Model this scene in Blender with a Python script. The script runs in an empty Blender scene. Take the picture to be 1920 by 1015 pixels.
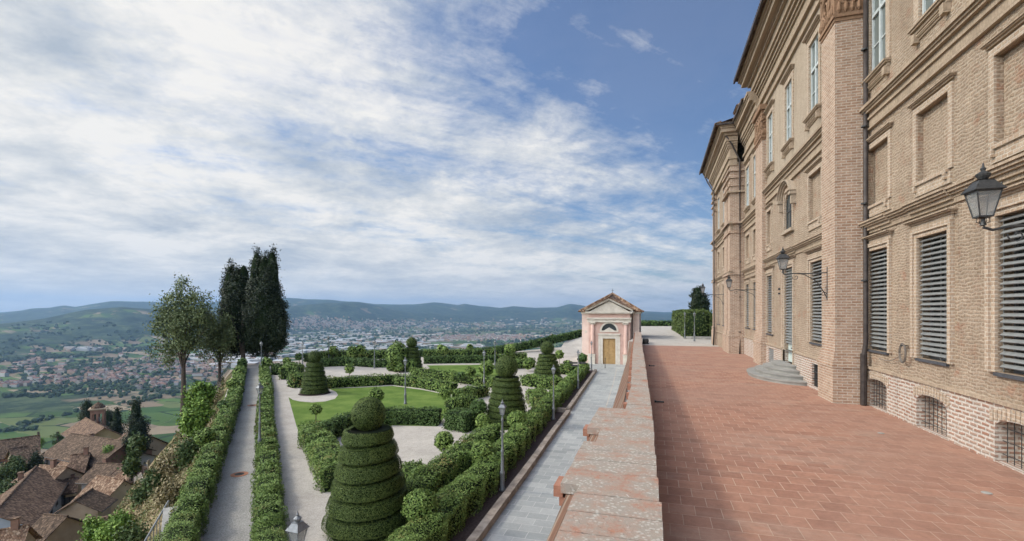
import bpy, bmesh, math, random
import numpy as np
from mathutils import Vector, Matrix
random.seed(7); RNG = np.random.default_rng(7)
S = bpy.context.scene
COL = S.collection
R = math.radians
# ------------------------------------------------------------------ camera, world, sun
F = 900.0; ZC = 6.2; YAW = math.atan(270/900.0); SN, CS = math.sin(YAW), math.cos(YAW)
cam = bpy.data.objects.new('camera', bpy.data.cameras.new('camera')); COL.objects.link(cam)
cam.data.sensor_width = 36; cam.data.lens = 36*F/1920
cam.data.shift_y = 75.5/1920
cam.location = (0, 0, ZC); cam.rotation_euler = (R(90), 0, YAW)
cam.data.clip_start = .1; cam.data.clip_end = 60000
S.camera = cam
S.view_settings.view_transform = 'Standard'; S.view_settings.look = 'None'
S.view_settings.exposure = 0.12; S.view_settings.gamma = 1
S.render.engine = 'CYCLES'
S.cycles.use_denoising = True
S.cycles.max_bounces = 5; S.cycles.diffuse_bounces = 2; S.cycles.glossy_bounces = 2
S.cycles.transmission_bounces = 3; S.cycles.transparent_max_bounces = 6; S.cycles.volume_bounces = 0
SUNV = Vector((-1.2, -.12, 1.0)).normalized()
SUN_EL = math.asin(SUNV.z); SUN_ROT = math.atan2(SUNV.x, SUNV.y)
sl = bpy.data.lights.new('sun', 'SUN'); sl.energy = 2.0; sl.angle = R(8); sl.color = (1, .93, .82)
so = bpy.data.objects.new('sun', sl); COL.objects.link(so)
so.rotation_euler = SUNV.to_track_quat('Z', 'Y').to_euler(); so.location = (0, 0, 60)

def nn(nt, t, **kw):
    n = nt.nodes.new(t)
    for k, v in kw.items():
        if k.startswith('i_'):
            key = k[2:]; key = int(key) if key.isdigit() else key
            n.inputs[key].default_value = v
        else: setattr(n, k, v)
    return n
def lk(nt, a, b): nt.links.new(a, b)
def math_(nt, op, a, b=None, clamp=False):
    n = nt.nodes.new('ShaderNodeMath'); n.operation = op; n.use_clamp = clamp
    for i, v in enumerate((a, b)):
        if v is None: continue
        if isinstance(v, (int, float)): n.inputs[i].default_value = v
        else: nt.links.new(v, n.inputs[i])
    return n.outputs[0]
def ramp(nt, fac, stops, interp='LINEAR'):
    n = nt.nodes.new('ShaderNodeValToRGB'); cr = n.color_ramp; cr.interpolation = interp
    while len(cr.elements) < len(stops): cr.elements.new(.5)
    for e, (p, c) in zip(cr.elements, stops):
        e.position = p; e.color = (c, c, c, 1) if isinstance(c, (int, float)) else (*c, 1)
    nt.links.new(fac, n.inputs[0]); return n.outputs[0]
def mix(nt, fac, a, b, mode='MIX'):
    n = nt.nodes.new('ShaderNodeMix'); n.data_type = 'RGBA'; n.blend_type = mode
    for idx, v in ((0, fac), (6, a), (7, b)):
        if isinstance(v, (int, float)): n.inputs[idx].default_value = v
        elif isinstance(v, tuple): n.inputs[idx].default_value = (*v, 1) if len(v) == 3 else v
        else: nt.links.new(v, n.inputs[idx])
    return n.outputs[2]

W = bpy.data.worlds.new('World'); S.world = W; W.use_nodes = True
nt = W.node_tree; nt.nodes.clear()
sky = nn(nt, 'ShaderNodeTexSky', sky_type='NISHITA'); sky.sun_disc = False
sky.sun_elevation = SUN_EL; sky.sun_rotation = SUN_ROT; sky.altitude = 300; sky.air_density = 1.1; sky.dust_density = 1.2; sky.ozone_density = 1.5
tc = nn(nt, 'ShaderNodeTexCoord'); sep = nn(nt, 'ShaderNodeSeparateXYZ'); lk(nt, tc.outputs['Generated'], sep.inputs[0])
X, Y, Z = sep.outputs
side = math_(nt, 'ADD', math_(nt, 'MULTIPLY', X, CS), math_(nt, 'MULTIPLY', Y, SN))
fwd = math_(nt, 'ADD', math_(nt, 'MULTIPLY', X, -SN), math_(nt, 'MULTIPLY', Y, CS))
zz = math_(nt, 'ADD', math_(nt, 'MAXIMUM', Z, 0.0), .17)
px = math_(nt, 'DIVIDE', side, zz); py = math_(nt, 'DIVIDE', fwd, zz)
def comb(a, b, c=0.0):
    n = nt.nodes.new('ShaderNodeCombineXYZ')
    for i, v in enumerate((a, b, c)):
        if isinstance(v, (int, float)): n.inputs[i].default_value = v
        else: lk(nt, v, n.inputs[i])
    return n.outputs[0]
def noise(vec, scale, detail=8, rough=.6, dist=0.0, lac=2.0):
    n = nn(nt, 'ShaderNodeTexNoise'); n.inputs['Scale'].default_value = scale; n.inputs['Detail'].default_value = detail
    n.inputs['Roughness'].default_value = rough; n.inputs['Distortion'].default_value = dist
    lk(nt, vec, n.inputs['Vector']); return n.outputs['Fac']
plane = comb(px, py)
big = noise(plane, .75, 3, .5, .3)
mid = noise(comb(px, py, 5.0), 2.6, 10, .62, .25)
sx = math_(nt, 'ADD', math_(nt, 'MULTIPLY', px, .50), math_(nt, 'MULTIPLY', py, .22))
sy = math_(nt, 'ADD', math_(nt, 'MULTIPLY', px, -.9), math_(nt, 'MULTIPLY', py, 1.6))
wisp = noise(comb(sx, sy, 3.7), 1.5, 12, .64, .35)
fine = noise(comb(px, py, 9.1), 9.0, 8, .7, .3)
leftness = math_(nt, 'MULTIPLY', side, -.42)
elev = math_(nt, 'MULTIPLY', Z, -.48)
# a clearer patch high up, right of the middle
dx = math_(nt, 'DIVIDE', math_(nt, 'SUBTRACT', side, .16), .42)
dz = math_(nt, 'DIVIDE', math_(nt, 'SUBTRACT', Z, .47), .15)
rr = math_(nt, 'ADD', math_(nt, 'MULTIPLY', dx, dx), math_(nt, 'MULTIPLY', dz, dz))
patch = math_(nt, 'MULTIPLY', math_(nt, 'SUBTRACT', 1.0, rr, True), -.20)
def cen(v, k): return math_(nt, 'MULTIPLY', math_(nt, 'SUBTRACT', v, .5), k)
cov = math_(nt, 'ADD', cen(big, .9), cen(mid, .8)); cov = math_(nt, 'ADD', cov, cen(wisp, 1.1)); cov = math_(nt, 'ADD', cov, cen(fine, .30))
low = math_(nt, 'MULTIPLY', math_(nt, 'SUBTRACT', .16, Z, True), 1.1)
for q_ in (leftness, elev, patch, low): cov = math_(nt, 'ADD', cov, q_)
cov = math_(nt, 'ADD', cov, .735)
mask = ramp(nt, cov, [(.34, .07), (.50, .42), (.66, .84), (.82, 1.0)])
tone = noise(comb(px, py, 21.0), 1.5, 8, .62, .2)
tone = math_(nt, 'ADD', cen(tone, 1.0), cen(mid, .55)); tone = math_(nt, 'ADD', tone, cen(fine, .25)); tone = math_(nt, 'ADD', tone, .5)
ccol = ramp(nt, tone, [(.30, (4.9, 5.7, 6.8)), (.48, (7.7, 8.1, 8.5)), (.62, (10.0, 10.0, 9.9))])
ccol = mix(nt, ramp(nt, Z, [(0.0, .55), (.16, 0.0)]), ccol, (8.6, 9.0, 9.4))
skyc = mix(nt, 1.0, sky.outputs[0], (.80, 1.02, 1.34), 'MULTIPLY')
out = mix(nt, mask, skyc, ccol)
# unseen sky behind the camera brightened as added fill, off the sun's direction
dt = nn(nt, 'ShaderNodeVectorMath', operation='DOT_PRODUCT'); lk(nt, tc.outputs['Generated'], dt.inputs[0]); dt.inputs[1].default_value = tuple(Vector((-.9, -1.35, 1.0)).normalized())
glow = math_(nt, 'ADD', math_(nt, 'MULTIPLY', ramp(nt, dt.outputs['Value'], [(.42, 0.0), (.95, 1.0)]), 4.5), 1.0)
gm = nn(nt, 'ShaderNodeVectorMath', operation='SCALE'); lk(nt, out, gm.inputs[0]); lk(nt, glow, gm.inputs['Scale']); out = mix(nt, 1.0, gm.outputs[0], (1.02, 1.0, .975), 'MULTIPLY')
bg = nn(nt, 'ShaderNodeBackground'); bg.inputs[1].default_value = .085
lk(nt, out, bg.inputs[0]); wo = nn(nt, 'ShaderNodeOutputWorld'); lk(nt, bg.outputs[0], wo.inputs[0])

# ------------------------------------------------------------------ helpers
def gp(px, py, z=0.0):
    """where the sight line of a photo point meets the level z"""
    u = (px-960)/F; v = (583-py)/F; d = (z-ZC)/v
    return (d*(u*CS-SN), d*(CS+u*SN))
def ad(px, py, d):
    u = (px-960)/F; v = (583-py)/F
    return (d*(u*CS-SN), d*(CS+u*SN), ZC+v*d)
def dep(x, y): return -x*SN+y*CS

class MB:
    def __init__(s): s.v = []; s.f = []; s.m = []
    def add(s, vs, fs, m=0):
        o = len(s.v); s.v += [tuple(p) for p in vs]
        s.f += [tuple(i+o for i in f) for f in fs]; s.m += [m]*len(fs)
    def box(s, x0, x1, y0, y1, z0, z1, m=0):
        s.add([(x, y, z) for x in (x0, x1) for y in (y0, y1) for z in (z0, z1)],
              [(0,1,3,2),(4,6,7,5),(0,4,5,1),(2,3,7,6),(0,2,6,4),(1,5,7,3)], m)
    def obox(s, c, ax, ay, az, m=0):
        c, ax, ay, az = map(Vector, (c, ax, ay, az))
        s.add([c+a*ax+b*ay+g*az for a in (-1,1) for b in (-1,1) for g in (-1,1)],
              [(0,1,3,2),(4,6,7,5),(0,4,5,1),(2,3,7,6),(0,2,6,4),(1,5,7,3)], m)
    def quad(s, a, b, c, d, m=0): s.add([a, b, c, d], [(0,1,2,3)], m)
    def prism(s, poly, z0, z1, m=0):
        n = len(poly)
        vs = [(x, y, z0) for x, y in poly]+[(x, y, z1) for x, y in poly]
        s.add(vs, [tuple(range(n-1,-1,-1)), tuple(range(n, 2*n))]+[(i, (i+1)%n, n+(i+1)%n, n+i) for i in range(n)], m)
    def sheet(s, poly, z, m=0):
        s.add([(p[0], p[1], z if len(p) < 3 else p[2]) for p in poly], [tuple(range(len(poly)))], m)
    def tube(s, pts, rad, n=8, m=0, caps=True):
        pts = [Vector(p) for p in pts]; k = len(pts)
        rads = [rad]*k if isinstance(rad, (int, float)) else rad
        vs = []
        t0 = (pts[1]-pts[0]).normalized(); up = Vector((0,0,1)) if abs(t0.z) < .9 else Vector((1,0,0))
        for i, p in enumerate(pts):
            t = (pts[min(i+1, k-1)]-pts[max(i-1, 0)]).normalized()
            a = (up-t*up.dot(t)).normalized(); b = t.cross(a)
            for j in range(n):
                an = 2*math.pi*j/n; vs.append(p+(a*math.cos(an)+b*math.sin(an))*rads[i])
        fs = [(i*n+j, i*n+(j+1)%n, (i+1)*n+(j+1)%n, (i+1)*n+j) for i in range(k-1) for j in range(n)]
        if caps: fs += [tuple(range(n-1,-1,-1)), tuple((k-1)*n+j for j in range(n))]
        s.add(vs, fs, m)
    def lathe(s, prof, c=(0,0,0), n=16, m=0, sx=1, sy=1):
        vs = []; k = len(prof)
        for r, z in prof:
            for j in range(n):
                a = 2*math.pi*(j+.5)/n; vs.append((c[0]+r*sx*math.cos(a), c[1]+r*sy*math.sin(a), c[2]+z))
        fs = [(i*n+j, i*n+(j+1)%n, (i+1)*n+(j+1)%n, (i+1)*n+j) for i in range(k-1) for j in range(n)]
        fs += [tuple(range(n-1,-1,-1)), tuple((k-1)*n+j for j in range(n))]
        s.add(vs, fs, m)
    def build(s, name, mats, parent=None, smooth=False):
        me = bpy.data.meshes.new(name); me.from_pydata(s.v, [], s.f)
        for mt in (mats if isinstance(mats, (list, tuple)) else [mats]): me.materials.append(mt)
        if any(s.m): me.polygons.foreach_set('material_index', s.m)
        if smooth: me.polygons.foreach_set('use_smooth', [True]*len(s.f))
        me.update()
        o = bpy.data.objects.new(name, me); COL.objects.link(o)
        if parent is not None: o.parent = parent
        return o
def tag(o, label=None, cat=None, group=None, kind=None):
    if label: o['label'] = label
    if cat: o['category'] = cat
    if group: o['group'] = group
    if kind: o['kind'] = kind
    return o
def empty(name, loc=(0,0,0), rz=0, **kw):
    o = bpy.data.objects.new(name, None); COL.objects.link(o); o.location = loc; o.rotation_euler = (0,0,rz)
    o.empty_display_size = .2
    return tag(o, **kw)
def copy_tree(o, parent=None):
    c = o.copy(); COL.objects.link(c); c.parent = parent
    for ch in KIDS(o): copy_tree(ch, c)
    return c
def KIDS(o): return [x for x in COL.objects if x.parent == o]

# ------------------------------------------------------------------ materials
def mat(name, col=(.5,.5,.5), rough=.8, metal=0.0, spec=.3):
    m = bpy.data.materials.new(name); m.use_nodes = True
    b = m.node_tree.nodes['Principled BSDF']
    b.inputs['Base Color'].default_value = (*col, 1); b.inputs['Roughness'].default_value = rough
    b.inputs['Metallic'].default_value = metal; b.inputs['Specular IOR Level'].default_value = spec
    return m
def wcoord(t):
    """world position"""
    return nn(t, 'ShaderNodeNewGeometry').outputs['Position']
def tnoise(t, vec, scale, detail=5, rough=.6, dist=0):
    n = nn(t, 'ShaderNodeTexNoise'); n.inputs['Scale'].default_value = scale; n.inputs['Detail'].default_value = detail
    n.inputs['Roughness'].default_value = rough; n.inputs['Distortion'].default_value = dist
    if vec is not None: lk(t, vec, n.inputs['Vector'])
    return n.outputs['Fac']
def bump(t, h, strength, dist=.02):
    b = nn(t, 'ShaderNodeBump'); b.inputs['Strength'].default_value = strength; b.inputs['Distance'].default_value = dist
    lk(t, h, b.inputs['Height']); lk(t, b.outputs[0], t.nodes['Principled BSDF'].inputs['Normal'])
def facevec(t):
    """(run, height) coordinates on upright faces whichever way they face"""
    g = nn(t, 'ShaderNodeNewGeometry'); p = nn(t, 'ShaderNodeSeparateXYZ'); lk(t, g.outputs['Position'], p.inputs[0])
    n = nn(t, 'ShaderNodeSeparateXYZ'); lk(t, g.outputs['True Normal'], n.inputs[0])
    isx = math_(t, 'GREATER_THAN', math_(t, 'ABSOLUTE', n.outputs[0]), .7)
    m = nn(t, 'ShaderNodeMix'); m.data_type = 'FLOAT'; lk(t, isx, m.inputs[0]); lk(t, p.outputs[0], m.inputs[2]); lk(t, p.outputs[1], m.inputs[3])
    isz = math_(t, 'GREATER_THAN', math_(t, 'ABSOLUTE', n.outputs[2]), .7)
    m2 = nn(t, 'ShaderNodeMix'); m2.data_type = 'FLOAT'; lk(t, isz, m2.inputs[0]); lk(t, p.outputs[2], m2.inputs[2]); lk(t, p.outputs[0], m2.inputs[3])
    c = nn(t, 'ShaderNodeCombineXYZ'); lk(t, m.outputs[0], c.inputs[0]); lk(t, m2.outputs[0], c.inputs[1]); return c.outputs[0]
def brickmat(name, c1, c2, mortar, msize=.012, bw=.25, bh=.075, stain=(.30,.22,.15), stainamt=.35, bstr=.5, warp=.015, redamt=.0, scale_noise=2.0):
    m = mat(name, rough=.92, spec=.15); t = m.node_tree
    v = facevec(t)
    wn = nn(t, 'ShaderNodeTexNoise'); wn.inputs['Scale'].default_value = 3.0; lk(t, v, wn.inputs['Vector'])
    va = nn(t, 'ShaderNodeVectorMath', operation='MULTIPLY_ADD'); lk(t, wn.outputs['Color'], va.inputs[0]); va.inputs[1].default_value = (warp*2,)*3; lk(t, v, va.inputs[2])
    b = nn(t, 'ShaderNodeTexBrick'); lk(t, va.outputs[0], b.inputs['Vector'])
    b.inputs['Color1'].default_value = (*c1,1); b.inputs['Color2'].default_value = (*c2,1); b.inputs['Mortar'].default_value = (*mortar,1)
    b.inputs['Scale'].default_value = 1; b.inputs['Mortar Size'].default_value = msize; b.inputs['Mortar Smooth'].default_value = .4
    b.inputs['Brick Width'].default_value = bw; b.inputs['Row Height'].default_value = bh; b.inputs['Bias'].default_value = -.1
    big = tnoise(t, v, .7, 6, .65); fine = tnoise(t, v, 14, 6, .75)
    c = mix(t, math_(t, 'MULTIPLY', ramp(t, big, [(.42, 0.0), (.7, 1.0)]), stainamt), b.outputs[0], stain)
    c = mix(t, .65, c, ramp(t, fine, [(.3, .36), (.7, 1.0)]), 'MULTIPLY')
    mpv = nn(t, 'ShaderNodeMapping'); mpv.inputs['Scale'].default_value = (2.6, .16, 1); lk(t, v, mpv.inputs[0])
    c = mix(t, .30, c, ramp(t, tnoise(t, mpv.outputs[0], 1.0, 6, .7), [(.34, .45), (.62, 1.0)]), 'MULTIPLY')
    c = mix(t, .34, c, ramp(t, tnoise(t, v, 3.2, 6, .75), [(.34, .55), (.62, 1.0)]), 'MULTIPLY')
    if redamt:
        rn = tnoise(t, v, scale_noise, 4, .7); c = mix(t, math_(t, 'MULTIPLY', ramp(t, rn, [(.56, 0.0), (.66, 1.0)]), redamt), c, (.36,.13,.07))
    lk(t, c, t.nodes['Principled BSDF'].inputs['Base Color'])
    h = math_(t, 'SUBTRACT', math_(t, 'MULTIPLY', fine, .8), b.outputs['Fac'])
    bump(t, h, bstr, .025)
    return m
M = {}
M['wall'] = brickmat('rough_tan_brick', (.52,.39,.275), (.41,.295,.20), (.60,.485,.365), .022, .20, .085, (.33,.25,.17), .45, 1.0, .09, .30, 1.4)
M['brick'] = brickmat('pink_dressed_brick', (.60,.41,.285), (.43,.255,.16), (.70,.60,.49), .017, .30, .095, (.50,.40,.30), .3, .6, .012)
M['surround'] = brickmat('pale_dressed_brick', (.62,.475,.35), (.52,.37,.25), (.70,.60,.475), .016, .17, .09, (.44,.35,.25), .3, .6, .014)
M['plinth'] = brickmat('limewashed_brick', (.46,.25,.17), (.54,.40,.31), (.74,.67,.58), .03, .28, .10, (.66,.58,.49), .5, .9, .03)
M['mould'] = brickmat('moulded_brick', (.58,.455,.33), (.48,.37,.26), (.40,.31,.22), .008, .10, .4, (.33,.25,.175), .45, .4, .005)
M['stucco'] = brickmat('weathered_stucco', (.54,.44,.33), (.52,.42,.31), (.53,.43,.32), .004, 3, 3, (.40,.31,.22), .5, .25, .02)
M['terra'] = brickmat('terracotta_ornament', (.40,.25,.155), (.36,.22,.135), (.38,.235,.14), .004, 3, 3, (.24,.165,.11), .6, .7, .02)
def simple(name, c1, c2, scale=4, rough=.85, bs=.3, bd=.02, c3=None, metal=0, spec=.25, detail=6):
    m = mat(name, c1, rough, metal, spec); t = m.node_tree; p = wcoord(t)
    n = tnoise(t, p, scale, detail, .65)
    st = [(.32, c1), (.62, c2)]+([(.74, c3)] if c3 else [])
    lk(t, ramp(t, n, st), t.nodes['Principled BSDF'].inputs['Base Color'])
    if bs: bump(t, tnoise(t, p, scale*4, 4, .7), bs, bd)
    return m
M['gravel'] = simple('beige_gravel', (.36,.32,.27), (.60,.55,.475), 26, .95, .5, .02, None, 0, .1, 8)
M['gravel_grey'] = simple('grey_gravel', (.25,.235,.205), (.47,.45,.405), 24, .95, .5, .02, None, 0, .1, 8)
for k_ in ('gravel', 'gravel_grey'):
    t = M[k_].node_tree; b_ = t.nodes['Principled BSDF']; l_ = b_.inputs['Base Color'].links[0].from_socket; p = wcoord(t)
    c = mix(t, .5, l_, ramp(t, tnoise(t, p, .7, 7, .7), [(.34, .55), (.62, 1.0)]), 'MULTIPLY')
    c = mix(t, .4, c, ramp(t, tnoise(t, p, 6, 6, .8), [(.34, .5), (.62, 1.0)]), 'MULTIPLY'); lk(t, c, b_.inputs['Base Color'])
M['soil'] = simple('dark_soil', (.035,.024,.020), (.075,.052,.044), 12, .95, .8, .03)
M['iron'] = simple('dark_iron', (.035,.037,.038), (.07,.07,.068), 20, .55, .1, .01, None, .4, .4)
M['greyiron'] = simple('grey_painted_iron', (.13,.14,.145), (.20,.21,.215), 20, .5, .1, .01, None, .3, .4)
M['zinc'] = simple('dull_zinc', (.20,.21,.22), (.34,.35,.36), 9, .45, .1, .01, None, .6, .4)
M['pipe'] = simple('brown_downpipe', (.028,.022,.020), (.06,.048,.042), 6, .5, .15, .01)
M['slat'] = simple('pale_grey_slats', (.165,.17,.165), (.23,.235,.225), 5, .5, 0)
M['winwhite'] = simple('white_window_paint', (.42,.46,.455), (.52,.555,.54), 5, .5, 0)
M['slate'] = simple('dark_slate_sill', (.045,.047,.052), (.08,.083,.09), 7, .6, .2)
M['stone'] = simple('grey_stone', (.20,.19,.17), (.36,.345,.31), 3.5, .85, .5, .02)
M['step'] = simple('worn_step_stone', (.215,.205,.185), (.29,.28,.25), 1.3, .85, .3, .01)
M['kerb'] = simple('brown_grey_kerb_stone', (.17,.135,.105), (.33,.28,.23), 2.6, .9, .6, .02)
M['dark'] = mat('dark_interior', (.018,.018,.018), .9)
M['bark'] = simple('bark', (.055,.042,.032), (.12,.095,.075), 8, .95, .8, .03)
M['dirt'] = simple('pale_dirt', (.20,.165,.12), (.36,.30,.225), 3, .95, .5, .02)
M['wood'] = simple('weathered_wood', (.16,.13,.10), (.32,.28,.23), 9, .9, .4)
M['pink'] = simple('pink_plaster', (.55,.42,.35), (.67,.54,.46), 1.1, .9, .15, .01)
M['pinkdark'] = simple('salmon_plaster', (.48,.31,.25), (.58,.40,.33), 1.4, .9, .15, .01)
M['cream'] = simple('cream_stone', (.50,.45,.37), (.64,.59,.50), 2, .85, .2, .01)
M['door'] = simple('ochre_door', (.31,.19,.075), (.43,.28,.12), 3, .6, .2, .01, (.20,.14,.08))
M['leafdoor'] = simple('pale_green_door', (.42,.50,.47), (.52,.58,.54), 3, .6, 0)
M['hose'] = mat('grey_hose', (.14,.12,.10), .6)
M['red'] = simple('rust_red_cap', (.25,.10,.05), (.36,.16,.09), 6, .7, .2)
def glass(name, col, rough=.06, spec=.8):
    m = mat(name, col, rough, 0, spec); return m
M['glass'] = glass('window_glass', (.055,.065,.065), .2, .25)
M['pane'] = glass('lantern_glass', (.30,.31,.30), .25, .6)
m = M['pane']; b = m.node_tree.nodes['Principled BSDF']; b.inputs['Alpha'].default_value = .55
M['sky_pane'] = glass('upper_window_glass', (.13,.15,.14), .22, .35)

def tilemat(name, c1, c2, c3, ridge=.2):
    m = mat(name, rough=.9, spec=.15); t = m.node_tree
    o = nn(t, 'ShaderNodeTexCoord').outputs['Object']
    mp = nn(t, 'ShaderNodeMapping'); mp.inputs['Scale'].default_value = (1/.22, 1/.34, 1/.3); lk(t, o, mp.inputs[0])
    v = nn(t, 'ShaderNodeTexVoronoi'); v.inputs['Scale'].default_value = 1; lk(t, mp.outputs[0], v.inputs['Vector'])
    s = nn(t, 'ShaderNodeSeparateColor'); lk(t, v.outputs['Color'], s.inputs[0])
    big = tnoise(t, o, .5, 5, .7)
    f = math_(t, 'ADD', math_(t, 'MULTIPLY', s.outputs[0], .6), math_(t, 'MULTIPLY', big, .45))
    c = ramp(t, f, [(.18, c1), (.5, c2), (.82, c3)])
    c = mix(t, .6, c, ramp(t, v.outputs['Distance'], [(.3, 1.0), (.75, .35)]), 'MULTIPLY')
    lk(t, c, t.nodes['Principled BSDF'].inputs['Base Color'])
    w = nn(t, 'ShaderNodeTexWave'); w.inputs['Scale'].default_value = 2.2; lk(t, o, w.inputs['Vector'])
    bump(t, math_(t, 'ADD', math_(t, 'MULTIPLY', w.outputs['Fac'], .6), math_(t, 'MULTIPLY', v.outputs['Distance'], -.6)), .8, .06)
    return m
M['tile'] = tilemat('old_clay_tiles', (.085,.055,.038), (.16,.102,.068), (.31,.205,.135))
M['tile2'] = tilemat('brown_clay_tiles', (.07,.048,.033), (.125,.085,.057), (.22,.15,.10))
M['tile3'] = tilemat('red_clay_tiles', (.13,.07,.043), (.24,.145,.09), (.46,.33,.22))

def leafmat(name, dark, mid, light, patch=.5, red=None):
    m = mat(name, mid, .62, 0, .25); t = m.node_tree
    g = nn(t, 'ShaderNodeNewGeometry'); r = g.outputs['Random Per Island']
    n = tnoise(t, g.outputs['Position'], patch, 4, .6)
    f = math_(t, 'ADD', math_(t, 'MULTIPLY', r, .55), math_(t, 'MULTIPLY', n, .5))
    st = [(.15, dark), (.5, mid), (.88, light)]
    c = ramp(t, f, st)
    if red:
        rn = tnoise(t, g.outputs['Position'], .9, 3, .6)
        c = mix(t, math_(t, 'MULTIPLY', ramp(t, rn, [(.55, 0.0), (.68, 1.0)]), math_(t, 'GREATER_THAN', r, .55)), c, red)
    b = t.nodes['Principled BSDF']; lk(t, c, b.inputs['Base Color'])
    return m
M['hedge'] = leafmat('hornbeam_leaves', (.055,.098,.02), (.115,.185,.04), (.24,.32,.08), .5, (.20,.16,.05))
M['box'] = leafmat('laurel_leaves', (.028,.055,.014), (.06,.108,.026), (.12,.19,.05), .5)
M['ball'] = leafmat('standard_leaves', (.05,.092,.02), (.12,.19,.04), (.27,.35,.09), .6)
M['yew'] = leafmat('yew_needles', (.026,.044,.010), (.060,.092,.020), (.13,.17,.04), 1.4)
M['cypress'] = leafmat('cypress_needles', (.009,.016,.008), (.02,.032,.014), (.045,.06,.026), .7)
M['oak'] = leafmat('holm_oak_leaves', (.065,.09,.035), (.13,.165,.065), (.23,.27,.12), .4)
M['lime'] = leafmat('lime_green_leaves', (.06,.12,.02), (.13,.22,.035), (.25,.36,.07), .5)
M['scrub'] = leafmat('scrub_leaves', (.03,.055,.018), (.06,.10,.03), (.14,.17,.06), .3)
M['drygrass'] = leafmat('dry_grass', (.10,.095,.035), (.22,.18,.09), (.38,.31,.18), .35)
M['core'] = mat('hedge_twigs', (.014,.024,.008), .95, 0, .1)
M['forest'] = simple('far_woodland', (.018,.035,.014), (.05,.08,.03), .02, .95, 0)

# ------------------------------------------------------------------ leaf scatter
def leaves_mesh(name, C, N, size, material, parent=None, jitter=.9, aspect=.62, extra=None):
    """many small leaf faces at points C turned roughly to N; extra = MB with woody or solid parts"""
    C = np.asarray(C, float); N = np.asarray(N, float); k = len(C)
    size = np.broadcast_to(np.asarray(size, float), (k,)).reshape(-1, 1)
    n = N+RNG.normal(0, jitter, (k, 3))*.6; n /= np.linalg.norm(n, axis=1, keepdims=True)+1e-9
    r = RNG.normal(0, 1, (k, 3)); a = np.cross(n, r); a /= np.linalg.norm(a, axis=1, keepdims=True)+1e-9
    b = np.cross(n, a)
    s = size*RNG.uniform(.65, 1.3, (k, 1))
    P = np.stack([C-a*s*.5, C-b*s*aspect*.5, C+a*s*.5, C+b*s*aspect*.5], 1).reshape(-1, 3)
    ev = np.array(extra.v, float).reshape(-1, 3) if extra and extra.v else np.zeros((0, 3))
    me = bpy.data.meshes.new(name)
    nv = 4*k+len(ev); me.vertices.add(nv); me.vertices.foreach_set('co', np.concatenate([P, ev]).ravel())
    ef = extra.f if extra and extra.f else []
    loops = np.arange(4*k, dtype=np.int32); starts = np.arange(k, dtype=np.int32)*4
    if ef:
        el = []; es = []; c0 = 4*k
        for f in ef: es.append(c0); c0 += len(f); el += [i+4*k for i in f]
        loops = np.concatenate([loops, np.array(el, np.int32)]); starts = np.concatenate([starts, np.array(es, np.int32)])
    me.loops.add(len(loops)); me.loops.foreach_set('vertex_index', loops)
    me.polygons.add(len(starts)); me.polygons.foreach_set('loop_start', starts)
    me.materials.append(material)
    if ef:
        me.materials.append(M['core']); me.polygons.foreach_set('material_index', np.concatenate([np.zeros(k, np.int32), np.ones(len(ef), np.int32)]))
    me.update(calc_edges=True); me.validate()
    o = bpy.data.objects.new(name, me); COL.objects.link(o)
    if parent is not None: o.parent = parent
    return o
LEAF = .0036
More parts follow.
